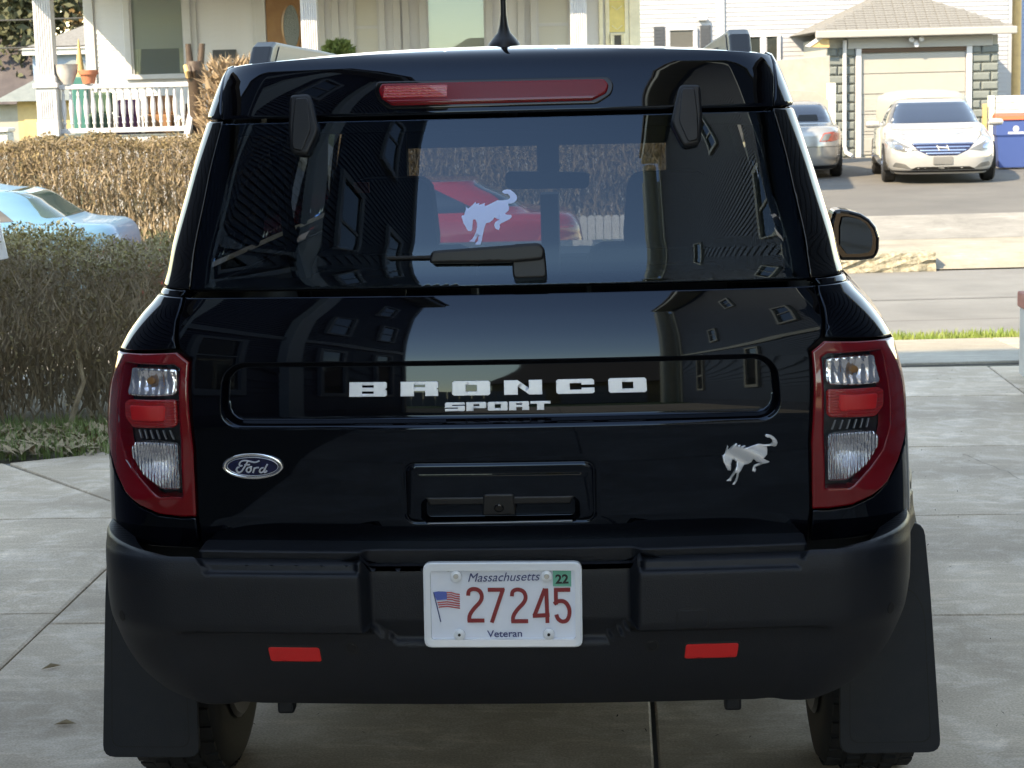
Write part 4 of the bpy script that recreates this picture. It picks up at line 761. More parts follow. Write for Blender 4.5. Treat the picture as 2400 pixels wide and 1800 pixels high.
# ------------------------------------------------------------------ houses behind the camera that shade the drive and mirror in the paint
mat('siding_navy', (.045, .055, .085), .55, noise=(2, 4)); mat('siding_slate', (.075, .085, .105), .55, noise=(2, 4)); mat('trim_grey', (.36, .36, .37), .5); mat('trim_pale', (.62, .62, .60), .5); mat('trim_tan', (.66, .58, .43), .5, noise=(3, 4)); mat('roof_brown', (.13, .09, .06), .9, noise=(6, 5)); mat('lawn_back', (.06, .10, .03), .9, noise=(3, 5))
def sidehouse(name, label, xw, sgn, x1, y0, y1, H, m, trim, wins, corner=.16, eave=.45):
    root = empty(name, ((xw + x1) / 2, (y0 + y1) / 2, 0), 0, label, 'house'); ox, oy = (xw + x1) / 2, (y0 + y1) / 2
    xa, xb = min(xw, x1), max(xw, x1); bx('wall', xa - ox, xb - ox, y0 - oy, y1 - oy, -.05, H, m, root)
    b = B(); z = .5
    while z < H - .2:            # clapboards on the wall along the drive and on the wall towards the street
        s = sgn; X = xw - ox
        b.add([(X, y0 - oy, z), (X, y1 - oy, z), (X + s * .022, y1 - oy, z), (X + s * .022, y0 - oy, z), (X + s * .003, y0 - oy, z + .125), (X + s * .003, y1 - oy, z + .125)], [(0, 1, 2, 3), (3, 2, 5, 4)])
        Yf = y1 - oy; b.add([(xa - ox, Yf, z), (xb - ox, Yf, z), (xb - ox, Yf + .022, z), (xa - ox, Yf + .022, z), (xa - ox, Yf + .003, z + .125), (xb - ox, Yf + .003, z + .125)], [(0, 1, 2, 3), (3, 2, 5, 4)]); z += .125
    tag(b.obj('clapboards', m, root), kind='stuff')
    X = xw - ox
    for yy in (y1, y0): bx('corner_board', *sorted((X - sgn * .02, X + sgn * .05)), *sorted((yy - oy + (.05 if yy == y1 else -.05), yy - oy - (corner if yy == y1 else -corner))), 0, H, trim, root, .01)
    bx('fascia', xa - ox - eave, xb - ox + eave, y0 - oy - eave, y1 - oy + eave, H, H + .35, trim, root, .03); bx('roof', xa - ox - eave - .05, xb - ox + eave + .05, y0 - oy - eave - .05, y1 - oy + eave + .05, H + .351, H + .55, 'roof_brown', root)
    bx('belt_board', *sorted((X, X + sgn * .06)), y0 - oy, y1 - oy, 3.3, 3.55, trim, root, .01)
    for (yc, zc, w, h) in wins:
        b = B(); f = .13; q = sorted((X + sgn * .0, X + sgn * .07)); Y = yc - oy
        b.box(*q, Y - w / 2 - f, Y - w / 2, zc - f, zc + h + f).box(*q, Y + w / 2, Y + w / 2 + f, zc - f, zc + h + f).box(*q, Y - w / 2, Y + w / 2, zc + h, zc + h + f).box(*q, Y - w / 2, Y + w / 2, zc - f, zc).box(*sorted((X + sgn * .0, X + sgn * .05)), Y - w / 2, Y + w / 2, zc + h / 2 - .03, zc + h / 2 + .03)
        wo = b.obj('window', trim, root); bx('pane', *sorted((X + sgn * .012, X + sgn * .03)), Y - w / 2, Y + w / 2, zc, zc + h, 'window_dark', wo)
    return root
def add_sky_block(root, xw, sgn, y1, y2, x1, m, trim):      # unseen low wing added to keep bright sky out of the pillar reflections
    ox, oy = root.location.x, root.location.y; a, b_ = sorted((xw, x1)); w = bx('sky_block_wing', a - ox, b_ - ox, y1 - oy, y2 - oy, -.05, 3.7, m, root); X = xw - ox
    bx('sky_block_roof', a - ox - .3, b_ - ox + .3, y1 - oy + .03, y2 - oy + .3, 3.7, 3.95, 'roof_brown', w); bx('corner_board', *sorted((X, X + sgn * .03)), y2 - oy - .16, y2 - oy, -.05, 3.69, trim, w)
    z = .5; b = B()
    while z < 3.6: b.add([(X, y1 - oy, z), (X, y2 - oy, z), (X + sgn * .022, y2 - oy, z), (X + sgn * .022, y1 - oy, z), (X + sgn * .003, y1 - oy, z + .125), (X + sgn * .003, y2 - oy, z + .125)], [(0, 1, 2, 3), (3, 2, 5, 4)]); z += .125
    tag(b.obj('clapboards', m, w), kind='stuff')
lw = [(y, z, .95, 1.6) for z, yy in ((1.3, (-1.6, -5.2, -8.0)), (4.4, (-5.2, -8.0)), (7.5, (-1.6, -7.2))) for y in yy]
sidehouse('navy_house', 'tall navy sided house to the left of the drive, mirrored in the paint', -3.5, 1, -14.5, -9.6, 1.0, 11.2, 'siding_navy', 'trim_grey', lw); nh_ = bpy.data.objects['navy_house']
for ya, yb in ((-.55, .15), (-3.75, -3.25)): bx('wall_trim', -3.5 - nh_.location.x, -3.36 - nh_.location.x, ya - nh_.location.y, yb - nh_.location.y, .1, 10.6, 'trim_pale', nh_, .01)
add_sky_block(nh_, -3.5, 1, 1.0, 6.6, -12, 'siding_navy', 'trim_grey')
rw = [(y, z, .9, 1.5) for z, yy in ((1.4, (-2.4, -8.0, -14.5)), (4.6, (-5.0, -12.0)), (8.6, (-8.5,))) for y in yy]
sidehouse('slate_house', 'slate sided house with tan trim to the right of the drive, mirrored in the paint', 2.95, -1, 13.5, -19, -.4, 13.6, 'siding_slate', 'trim_tan', rw, .3, .6); add_sky_block(bpy.data.objects['slate_house'], 2.95, -1, -.4, 5.6, 11, 'siding_slate', 'trim_tan')
sh_ = bpy.data.objects['slate_house']
for k, (xx, yy) in enumerate(((2.62, -19.5), (2.72, -21.2), (3.2, -21.2))): o = B().lathe([(.26, 0), (.24, 13.4)], (xx - sh_.location.x, yy - sh_.location.y, 0), 'z', 16).obj('reflection_post', 'trim_tan', sh_, smooth=True)  # unseen columns added so the glass mirrors a thin cream line
bg_ = empty('back_garage', (.6, -27, 0), 0, 'low brown roofed garage at the back of the yard', 'garage'); bx('wall', -4.2, 4.2, -3, 3, 0, 2.5, 'tan_wall', bg_); mk('roof', [(-4.6, -3.4, 2.45), (4.6, -3.4, 2.45), (4.6, 3.4, 2.45), (-4.6, 3.4, 2.45), (-2.2, 0, 4.0), (2.2, 0, 4.0)], [(0, 1, 5, 4), (1, 2, 5), (2, 3, 4, 5), (3, 0, 4), (0, 3, 2, 1)], 'roof_brown', bg_); bx('garage_door', -1.6, 1.6, 3.0, 3.04, 0, 2.1, 'trim_grey', bg_)
bfc = empty('back_fence', (-3.4, -21, 0), 0, 'white panel fence across the back yard', 'fence')
for k in range(12): bx('board', -3.0 + k * .42, -3.0 + k * .42 + .40, -.02, .02, .05, 1.75, 'trim_white', bfc, .004)
tag(sheet('back_lawn', [(-9, -40, -.02), (12, -40, -.02), (12, -16.2, -.02), (-9, -16.2, -.02)], 'lawn_back'), kind='structure')

# ------------------------------------------------------------------ the black suv
class Surf:
    A0, L0 = .62, .24
    def __init__(s, T):
        T = np.array(T); s.f = [pchip(T[:, 0], T[:, j]) for j in range(1, 6)]
    def __call__(s, u, z):
        u = np.asarray(u, float); z = np.asarray(z, float); sg = np.where(u < 0, -1., 1.); a = np.abs(u); Yr, W, rc, k, fl = [g(z) for g in s.f]
        Xe = W - rc; p0 = np.arctan(2 * k * Xe); r = (W - Xe) / (1 - np.sin(p0)); Ye = Yr + k * Xe ** 2; x1 = np.minimum(a, s.A0) * Xe / s.A0
        ph = p0 + np.clip((a - s.A0) / s.L0, 0, 1) * (math.pi / 2 - p0)
        X = np.where(a <= s.A0, x1, Xe + r * (np.sin(ph) - np.sin(p0))); Y = np.where(a <= s.A0, Yr + k * x1 ** 2, Ye + r * (np.cos(p0) - np.cos(ph)))
        b = np.maximum(a - s.A0 - s.L0, 0); q = np.clip(b / .4, 0, 1); q = q * q * (3 - 2 * q)
        return np.stack([sg * (X + fl * q), Y + b, z + 0 * u], -1)
S = Surf([[0.30, .110, .810, .17, .09, .05], [0.60, .088, .868, .17, .09, .05], [0.75, .078, .872, .17, .09, .045], [0.90, .072, .866, .165, .09, .045], [1.00, .070, .858, .16, .09, .04], [1.13, .080, .835, .15, .09, .03], [1.17, .086, .815, .145, .09, .025], [1.22, .098, .778, .14, .09, .02], [1.265, .115, .738, .135, .09, .02], [1.285, .125, .728, .13, .10, .02],
          [1.37, .1425, .707, .125, .10, .02], [1.45, .161, .684, .125, .10, .02], [1.54, .184, .657, .12, .10, .02], [1.625, .208, .630, .12, .11, .02], [1.70, .234, .604, .115, .13, .02], [1.735, .254, .588, .11, .14, .02], [1.755, .285, .566, .11, .14, .02], [1.768, .355, .53, .11, .14, .02]])
SB = Surf([[.34, .10, .75, .18, .08, .095], [.44, .015, .816, .18, .08, .10], [.50, -.012, .836, .18, .08, .10], [.57, -.030, .848, .18, .08, .10], [.61, -.042, .852, .178, .08, .10], [.70, -.044, .854, .178, .08, .10], [.742, -.036, .855, .178, .08, .10], [.756, -.020, .856, .176, .08, .095], [.80, .01, .860, .17, .085, .09]])
suv = empty('suv', (-0.035, 3.80, 0), -YAW, 'black suv parked in the concrete driveway, seen from behind', 'suv')
def mir(P): return [(-a, b) for a, b in P]
def rbox(u, z, cu, cz, hu, hz, r): 
    qx = np.abs(u - cu) - hu + r; qz = np.abs(z - cz) - hz + r; return np.hypot(np.maximum(qx, 0), np.maximum(qz, 0)) + np.minimum(np.maximum(qx, qz), 0) - r
def gate_disp(u, z):
    d = rbox(u, z, 0, 1.0655, .515, .069, .042); w = .010 + .012 * sstep(1.055, 1.005, z); out = -.024 * sstep(0, 1, -d / w)
    d2 = rbox(u, z, 0, .860, .172, .062, .018); out = out - .0035 * np.exp(-(d2 / .0028) ** 2)
    d4 = rbox(u, z, 0, .905, .150, .001, .001); out = out - .002 * np.exp(-(d4 / .003) ** 2)
    d3 = rbox(u, z, 0, .822, .146, .028, .018); out = out - .026 * sstep(0, 1, -d3 / .010)
    out = out - .006 * sstep(.81, .76, z) * sstep(.56, .40, np.abs(u))
    return out
def rcontour(cu, cz, hu, hz, r, inset, wf):    # contour of a rounded box moved inwards
    out = []
    for cx, cy, a0 in ((hu - r, hz - r, 0), (-hu + r, hz - r, 90), (-hu + r, -hz + r, 180), (hu - r, -hz + r, 270)):
        for k in range(11):
            t = R_(a0 + 9 * k); p = np.array([cu + cx + r * math.cos(t), cz + cy + r * math.sin(t)]); out.append(p - np.array([math.cos(t), math.sin(t)]) * inset * wf(p[1]))
    return [tuple(p) for p in resample(out, .02)]
gw = lambda z: float(.010 + .012 * sstep(1.055, 1.005, np.array(z)))
GF = [rcontour(0, 1.0655, .515, .069, .042, k, gw) for k in (-.1, .12, .3, .5, .7, .88, 1.1)] + [rcontour(0, .822, .146, .028, .018, k, lambda z: .010) for k in (-.1, .2, .5, .8, 1.1)] + [rcontour(0, .860, .172, .062, .018, k, lambda z: .0028) for k in (-1.6, -.8, 0, .8, 1.6)]
GATE = [(.680, 1.2665), (.6095, 1.1635), (.5785, 1.141), (.5635, .95), (.564, .81), (.559, .735)]
gate = patch('tailgate', GATE + mir(GATE[::-1]), S, 'paint', suv, h=.010, bh=.010, feats=GF, disp=gate_disp, depth=.02, rim=.002)
# lettering
GL = {'B': ([(0, 0), (.95, 0), (1, .08), (1, .40), (.955, .5), (1, .60), (1, .92), (.95, 1), (0, 1)], [[(.34, .20), (.65, .20), (.65, .36), (.34, .36)], [(.34, .62), (.65, .62), (.65, .78), (.34, .78)]]),
      'R': ([(0, 0), (.36, 0), (.36, .36), (.65, .36), (.65, 0), (1, 0), (1, .42), (.955, .5), (1, .58), (1, .92), (.95, 1), (0, 1)], [[(.36, .62), (.65, .62), (.65, .78), (.36, .78)]]),
      'O': ([(.05, 0), (.95, 0), (1, .10), (1, .90), (.95, 1), (.05, 1), (0, .90), (0, .10)], [[(.36, .28), (.65, .28), (.65, .72), (.36, .72)]]),
      'N': ([(0, 0), (.36, 0), (.36, .56), (.66, 0), (1, 0), (1, 1), (.65, 1), (.65, .46), (.36, 1), (0, 1)], []),
      'C': ([(.05, 0), (.95, 0), (1, .10), (1, .40), (.66, .40), (.66, .28), (.36, .28), (.36, .72), (.66, .72), (.66, .60), (1, .60), (1, .90), (.95, 1), (.05, 1), (0, .90), (0, .10)], []),
      'S': ([(0, 0), (.95, 0), (1, .10), (1, .60), (.36, .60), (.36, .72), (1, .72), (1, .90), (.95, 1), (.05, 1), (0, .90), (0, .40), (.64, .40), (.64, .28), (0, .28)], []),
      'P': ([(0, 0), (.36, 0), (.36, .30), (.95, .30), (1, .38), (1, .92), (.95, 1), (0, 1)], [[(.36, .54), (.65, .54), (.65, .76), (.36, .76)]]),
      'T': ([(.32, 0), (.68, 0), (.68, .70), (1, .70), (1, 1), (0, 1), (0, .70), (.32, .70)], [])}
def letters(txt, u0, pitch, w, z0, hh, m='letter_white'):
    for i, ch in enumerate(txt):
        o, hs = GL[ch]; f = lambda P: [(u0 + i * pitch + a * w, z0 + b * hh) for a, b in P]
        patch('letter', f(o), S, m, gate, holes=[f(q) for q in hs], h=.02, bh=.01, off=.0045, depth=.005, rim=.0006, disp=gate_disp)
letters('BRONCO', -.2765, .0961, .0705, 1.0615, .0305); letters('SPORT', -.098, .0394, .0372, 1.0290, .0185)
HORSE_DECAL= [(-0.0780,1.4212),(-0.0758,1.4237),(-0.0723,1.4236),(-0.0698,1.4316),(-0.0682,1.4357),(-0.0689,1.4412),(-0.0654,1.4386),(-0.0631,1.4371),(-0.0552,1.4425),(-0.0507,1.4464),(-0.0471,1.4504),(-0.0455,1.4463),(-0.0375,1.4477),(-0.0392,1.4442),(-0.0323,1.4451),(-0.0249,1.4480),(-0.0259,1.4440),(-0.0248,1.4409),(-0.0128,1.4457),(0.0033,1.4525),(0.0159,1.4523),(0.0286,1.4535),(0.0327,1.4570),(0.0322,1.4611),(0.0276,1.4652),(0.0201,1.4653),(0.0143,1.4695),(0.0184,1.4730),(0.0265,1.4743),(0.0346,1.4727),(0.0426,1.4669),(0.0477,1.4618),(0.0488,1.4567),(0.0470,1.4517),(0.0423,1.4477),(0.0342,1.4453),(0.0279,1.4450),(0.0296,1.4378),(0.0289,1.4318),(0.0238,1.4279),(0.0198,1.4249),(0.0237,1.4233),(0.0339,1.4221),(0.0356,1.4191),(0.0316,1.4146),(0.0214,1.4098),(0.0112,1.4060),(0.0078,1.4030),(0.0084,1.3990),(0.0061,1.3925),(0.0022,1.3931),(-0.0023,1.3962),(-0.0046,1.4022),(-0.0023,1.4077),(0.0022,1.4112),(0.0084,1.4141),(0.0022,1.4147),(-0.0035,1.4183),(-0.0069,1.4133),(-0.0136,1.4084),(-0.0227,1.4066),(-0.0259,1.3986),(-0.0281,1.3906),(-0.0302,1.3816),(-0.0318,1.3726),(-0.0339,1.3677),(-0.0350,1.3637),(-0.0472,1.3639),(-0.0445,1.3679),(-0.0401,1.3718),(-0.0392,1.3838),(-0.0425,1.3788),(-0.0457,1.3739),(-0.0479,1.3694),(-0.0596,1.3706),(-0.0536,1.3750),(-0.0492,1.3810),(-0.0449,1.3899),(-0.0428,1.3989),(-0.0430,1.4080),(-0.0471,1.4151),(-0.0516,1.4147),(-0.0526,1.4051),(-0.0535,1.3951),(-0.0556,1.3911),(-0.0624,1.3917),(-0.0677,1.3994),(-0.0736,1.4085)]
HORSE_EMBLEM= [(0.4048,0.9297),(0.4070,0.9290),(0.4103,0.9331),(0.4138,0.9477),(0.4155,0.9445),(0.4149,0.9382),(0.4168,0.9397),(0.4233,0.9463),(0.4307,0.9539),(0.4321,0.9523),(0.4306,0.9477),(0.4375,0.9506),(0.4384,0.9490),(0.4360,0.9448),(0.4461,0.9492),(0.4474,0.9476),(0.4423,0.9425),(0.4506,0.9443),(0.4597,0.9471),(0.4707,0.9499),(0.4807,0.9479),(0.4916,0.9475),(0.4954,0.9510),(0.4951,0.9584),(0.4911,0.9627),(0.4856,0.9635),(0.4821,0.9673),(0.4858,0.9708),(0.4931,0.9695),(0.4994,0.9645),(0.5037,0.9581),(0.5050,0.9517),(0.5025,0.9445),(0.4988,0.9430),(0.4934,0.9448),(0.4861,0.9440),(0.4871,0.9377),(0.4862,0.9283),(0.4811,0.9221),(0.4793,0.9201),(0.4829,0.9173),(0.4901,0.9134),(0.4864,0.9103),(0.4773,0.9081),(0.4717,0.9046),(0.4644,0.9017),(0.4662,0.8963),(0.4638,0.8917),(0.4589,0.8945),(0.4594,0.9008),(0.4622,0.9060),(0.4681,0.9079),(0.4737,0.9108),(0.4664,0.9127),(0.4628,0.9176),(0.4601,0.9187),(0.4573,0.9125),(0.4517,0.9085),(0.4444,0.9077),(0.4417,0.9036),(0.4379,0.8963),(0.4342,0.8912),(0.4332,0.8838),(0.4313,0.8744),(0.4280,0.8682),(0.4257,0.8661),(0.4221,0.8673),(0.4267,0.8735),(0.4291,0.8819),(0.4296,0.8914),(0.4269,0.8894),(0.4222,0.8811),(0.4199,0.8738),(0.4112,0.8746),(0.4167,0.8792),(0.4223,0.8885),(0.4270,0.8978),(0.4303,0.9061),(0.4304,0.9145),(0.4264,0.9189),(0.4228,0.9185),(0.4204,0.9107),(0.4197,0.9002),(0.4188,0.8965),(0.4133,0.8967),(0.4107,0.9047),(0.4072,0.9143)]
OVAL_SCRIPT=[ [(-0.4412,0.9308),(-0.4494,0.9268),(-0.4589,0.9294),(-0.4685,0.9316),(-0.4758,0.9298),(-0.4800,0.9234),(-0.4777,0.9189),(-0.4737,0.9208)],[(-0.4629,0.9299),(-0.4689,0.9190),(-0.4740,0.9099),(-0.4782,0.9058),(-0.4830,0.9062),(-0.4856,0.9116),(-0.4826,0.9171),(-0.4794,0.9162)],[(-0.4696,0.9217),(-0.4591,0.9226)],[(-0.4617,0.9172),(-0.4659,0.9136),(-0.4661,0.9081),(-0.4621,0.9054),(-0.4580,0.9091),(-0.4570,0.9154),(-0.4609,0.9172),(-0.4553,0.9181)],[(-0.4505,0.9164),(-0.4523,0.9100),(-0.4541,0.9050)],[(-0.4514,0.9141),(-0.4473,0.9164),(-0.4425,0.9164)],[(-0.4337,0.9164),(-0.4394,0.9146),(-0.4420,0.9083),(-0.4389,0.9051),(-0.4340,0.9083),(-0.4305,0.9155),(-0.4263,0.9237)],[(-0.4305,0.9155),(-0.4332,0.9065),(-0.4309,0.9056),(-0.4275,0.9101)] ]
patch('horse_emblem', HORSE_EMBLEM, S, 'silver', gate, h=.006, off=.006, depth=.006, rim=.0012, disp=lambda u, z: .0025 * np.sin(u * 75 + z * 120))
oc_, oz_ = -.4545, .9185
el = lambda a, b: [(oc_ + a * math.cos(t), oz_ + b * math.sin(t)) for t in np.linspace(0, 2 * math.pi, 49)[:-1]]
ov = patch('oval_badge', el(.0572, .0275), S, 'chrome', gate, holes=[el(.0505, .0215)], h=.01, bh=.004, off=.006, depth=.008, rim=.002); patch('badge_field', el(.052, .023), S, 'badge_blue', ov, h=.01, bh=.005, off=.004, depth=.004, rim=.001)
patch('badge_ring', el(.0488, .0200), S, 'silver', ov, holes=[el(.0474, .0187)], h=.01, bh=.005, off=.0052, depth=.001, rim=.0003)
for k, st in enumerate(OVAL_SCRIPT): patch('script_stroke', stroke(smoothpoly(st, False, 2), .0030), S, 'silver', ov, h=.01, bh=.004, off=.0058 + k * .00007, depth=.0016, rim=.0003)
# handle pocket, camera
patch('release_handle', [(-.128, .834), (.128, .834), (.136, .851), (-.136, .851)], S, 'plastic_smooth', gate, off=.002, depth=.04, h=.012)
cm = patch('camera', rround([(-.033, .812), (.029, .812), (.026, .857), (-.030, .857)], .006), S, 'plastic_smooth', gate, off=.004, depth=.03, h=.02); patch('camera_lens', [(-.002 + .009 * math.cos(t), .828 + .009 * math.sin(t)) for t in np.linspace(0, 6.28, 17)[:-1]], S, 'piano', cm, off=.007, depth=.004, h=.02, bh=.004)
patch('pocket_lip_glint', [(-.134, .7945), (.131, .7965), (.131, .7990), (-.134, .7970)], S, 'grey_rib', gate, off=.003, depth=.006, h=.03, rim=.0006)  # grey strip paints the bright highlight along the pocket's lower edge
# rear window, wiper, decal
GLS = [(.674, 1.282), (.6925, 1.455), (.7105, 1.6235)]
gl = patch('rear_window', GLS + mir(GLS[::-1]), S, 'rear_glass', suv, h=.02, off=.0, depth=.008, rim=.002)
frit = [(.674, 1.282), (.6925, 1.455), (.7105, 1.6235)]; inn = [(.632, 1.305), (.645, 1.455), (.66, 1.60)]
patch('window_border', frit + mir(frit[::-1]), S, 'seal', gl, holes=[inn + mir(inn[::-1])], h=.03, off=-.010, depth=.003, rim=.001)
patch('horse_decal', [(a + .0025, b_ + .002) for a, b_ in HORSE_DECAL], S, 'decal', gl, h=.02, off=.0012, depth=.0008, rim=.0002)
ca = [(0, 0)] * 0
patch('wiper_base', rround([(.0378, 1.2905), (.1105, 1.2915), (.1075, 1.35), (.098, 1.363), (.0365, 1.362)], .012), S, 'plastic_smooth', gl, h=.02, off=.034, depth=.033, rim=.003)
patch('wiper_arm', rround([(-.139, 1.3265), (.04, 1.3255), (.104, 1.330), (.109, 1.350), (.098, 1.3615), (.072, 1.3612), (-.134, 1.3515)], .008), S, 'plastic_smooth', gl, h=.02, off=.044, depth=.020, rim=.004)
patch('wiper_blade', [(-.2324, 1.3375), (-.138, 1.3375), (-.138, 1.3435), (-.2324, 1.3430)], S, 'rubber', gl, h=.03, off=.03, depth=.028, rim=.001)
HR = rround([(.478, 1.6747), (.5312, 1.6736), (.517, 1.6158), (.492, 1.5545), (.4504, 1.5493), (.4347, 1.600)], .012)
for s, f in ((1, lambda P: P), (-1, mir)):
    hg = patch('glass_hinge', f(HR), S, 'plastic_smooth', gl, h=.012, off=.020, depth=.020, rim=.005); c_ = np.mean(HR, 0); patch('hinge_cover', f([tuple(c_ + (np.array(p) - c_) * (.62, .86)) for p in HR]), S, 'plastic_smooth', hg, h=.012, off=.023, depth=.006, rim=.002)
# spoiler and its brake light
SP = [(.714, 1.6315), (.755, 1.685), (.799, 1.738)] + [(u_, 1.766 - .026 * (u_ / .8) ** 2.2) for u_ in np.linspace(.78, .02, 16)]
spo = patch('spoiler', SP + mir(SP[::-1]), S, 'paint', suv, h=.012, off=.004, depth=.03, rim=.004)
L3 = [(-.295, 1.6940), (.288, 1.6925), (.298, 1.680), (.289, 1.6645), (.250, 1.6500), (-.258, 1.6495), (-.289, 1.664), (-.300, 1.682)]
c3 = np.mean(L3, 0); brk = patch('brake_light', rround(L3, .006), S, 'red_deep', spo, h=.012, off=.012, depth=.012, rim=.003); patch('light_surround', rround([tuple(c3 + (np.array(p) - c3) * (1.045, 1.28)) for p in L3], .010), S, 'piano', brk, h=.012, off=.0075, depth=.01, rim=.002)
patch('light_lip', [(-.262, 1.6530), (.252, 1.6530), (.268, 1.6590), (-.274, 1.6590)], S, 'red_lens', brk, h=.02, off=.0140, depth=.004, rim=.001)
for a, b_ in ((-.285, -.12),): patch('light_cell', [(a, 1.664), (b_, 1.664), (b_, 1.688), (a, 1.688)], S, 'red_inner', brk, h=.02, off=.0126, depth=.002, rim=.0006)
# tail lamps
TAIL = [(.583, 1.1355), (.6125, 1.1555), (.824, 1.1455), (.822, 1.10), (.816, 1.04), (.802, .975), (.786, .933), (.755, .8915), (.716, .853), (.681, .829), (.640, .813), (.597, .808), (.5685, .809), (.5675, .95)]
WIN = [(.6000, 1.118), (.6118, 1.1262), (.7288, 1.1254), (.7322, 1.1083), (.7351, 1.0637), (.7349, 1.0216), (.729, .9725), (.7094, .9276), (.6777, .8917), (.6369, .8542), (.5934, .8551), (.5918, .9722)]
REV = [(.6077, 1.1202), (.7215, 1.1214), (.7248, 1.0686), (.7199, 1.0627), (.6067, 1.067), (.6033, 1.0768)]; RED = [(.6010, 1.0575), (.7121, 1.0543), (.7318, 1.0481), (.7263, 1.0129), (.7017, .9937), (.6046, .9988), (.5980, 1.0064)]; BOT = [(.5989, .9571), (.6045, .963), (.6938, .9636), (.7075, .948), (.7035, .9285), (.6777, .8942), (.6347, .8656), (.5988, .8649)]
wc_ = np.array([.66, .99]); WIN = [tuple(wc_ + (np.array(p) - wc_) * (1.09 if p[0] > .66 else 1.03, 1.035)) for p in WIN]
crease = lambda u, z: .004 * np.exp(-((rbox(np.abs(u), z, .702, .985, .105, .140, .08)) / .022) ** 2)
for s, f, sd in ((1, lambda P: P, 'right'), (-1, mir, 'left')):
    tl = patch('tail_lamp', f(TAIL), S, 'red_lens', suv, holes=[f(WIN)], h=.009, bh=.008, off=.001, depth=.03, rim=.003, disp=crease)
    patch('lamp_housing', f(WIN), S, 'lamp_dark', tl, h=.02, off=-.034, depth=.01, rim=.001)
    rv = patch('reverse_light', rround(f(REV), .006), S, 'lamp_silver2', tl, h=.006, off=-.004, depth=.012, rim=.003, disp=lambda u, z: -.016 * np.exp(-(((np.abs(u) - .665) / .045) ** 2 + ((z - 1.094) / .022) ** 2)))
    patch('bulb', [((.665 + .011 * math.cos(t)) * s, 1.096 + .008 * math.sin(t)) for t in np.linspace(0, 2 * math.pi, 17)[:-1]], S, 'bulb_amber', rv, h=.01, bh=.004, off=-.010, depth=.006, rim=.003)
    rd = patch('stop_light', rround(f(RED), .008), S, 'red_inner', tl, h=.012, off=-.003, depth=.016, rim=.004); patch('stop_lens', rround(f([(.622, 1.012), (.700, 1.010), (.708, 1.042), (.622, 1.045)]), .006), S, 'reflector_red', rd, h=.012, off=.0, depth=.004, rim=.002)
    for k in range(6): u0 = .607 + k * .0145; patch('lamp_rib', f([(u0, .972), (u0 + .0028, .972), (u0 + .0098, .991), (u0 + .0070, .991)]), S, 'grey_rib', tl, h=.02, off=-.010, depth=.005, rim=.0005)
    tn_ = patch('turn_light', rround(f(BOT), .006), S, 'lamp_silver', tl, h=.006, off=-.004, depth=.012, rim=.003, disp=lambda u, z: -.018 * np.exp(-(((np.abs(u) - .65) / .035) ** 2 + ((z - .925) / .03) ** 2)))
    patch('lamp_cover', f(WIN), S, 'clear_lens', tl, h=.03, off=.003, depth=.001, rim=.0005)
    # body side
    o4 = [(.688, 1.2665), (.6175, 1.1635), (.830, 1.1495), (.8285, 1.10), (.8225, 1.04), (.808, .973), (.791, .930), (.760, .888), (.720, .849), (.684, .8245), (.641, .8085), (.597, .8035), (.569, .8045), (.566, .74), (.66, .742), (.86, .775), (1.00, .787), (1.80, .787), (1.86, .47), (1.99, .47), (1.99, 1.2665)]
    patch('quarter_panel', f(o4), S, 'paint', suv, h=.022, bh=.02, depth=.02, rim=.002)
    for nm, a, b_ in (('rear_door', 1.995, 2.80), ('front_door', 2.805, 3.62)): 
        d = patch(nm, f([(a, .47), (b_, .47), (b_, 1.2665), (a, 1.2665)]), S, 'paint', suv, h=.06, depth=.02, rim=.002); patch('door_handle', rround(f([(a + .06, 1.08), (a + .26, 1.08), (a + .26, 1.115), (a + .06, 1.115)]), .012), S, 'piano', d, h=.03, off=.03, depth=.028, rim=.004)
    fa = [(4.05 + .40 * math.cos(t), .36 + .42 * math.sin(t)) for t in np.linspace(math.pi, 0, 18)]
    patch('front_fender', f([(3.625, .47), (3.63, 1.10), (4.50, 1.06), (4.50, .47)][:1] + [(3.625, 1.12), (4.52, 1.06), (4.52, .787), (3.65, .787)]), S, 'paint', suv, h=.06, depth=.02, rim=.002)
    for uc in (1.385, 4.05):
        arc = [(uc + .385 * math.cos(t), .355 + .385 * math.sin(t)) for t in np.linspace(0, math.pi, 26)]
        patch('arch_trim', f([(uc + .47, .36), (uc + .45, .60), (uc + .36, .785), (uc - .34, .785), (uc - .40, .60) , (uc - .388, .44)] + [p for p in arc[::-1] if p[1] > .44]), S, 'plastic', suv, h=.03, off=.012, depth=.06, rim=.004)
    patch('sill', f([(1.86, .30), (3.58, .30), (3.62, .468), (1.83, .468)]), S, 'plastic', suv, h=.06, off=.006, depth=.03)
    # greenhouse side
    patch('rear_pillar', f([(.679, 1.283), (.6975, 1.455), (.7155, 1.6285), (.98, 1.6285), (1.02, 1.283)]), S, 'piano', suv, h=.02, off=.0, depth=.02, rim=.003)
    patch('side_window', f([(1.025, 1.285), (.985, 1.6285), (1.93, 1.6285), (1.93, 1.285)]), S, 'side_glass', suv, h=.05, off=-.003, depth=.006); patch('side_window', f([(1.97, 1.285), (1.97, 1.6285), (2.75, 1.6285), (2.75, 1.285)]), S, 'side_glass', suv, h=.05, off=-.003, depth=.006); patch('side_window', f([(2.80, 1.285), (2.80, 1.6285), (3.02, 1.6285), (3.45, 1.285)]), S, 'side_glass', suv, h=.05, off=-.003, depth=.006)
    for a, b_ in ((1.933, 1.967), (2.753, 2.797)): patch('pillar', f([(a, 1.283), (b_, 1.283), (b_, 1.6285), (a, 1.6285)]), S, 'piano', suv, h=.05, off=.0, depth=.02)
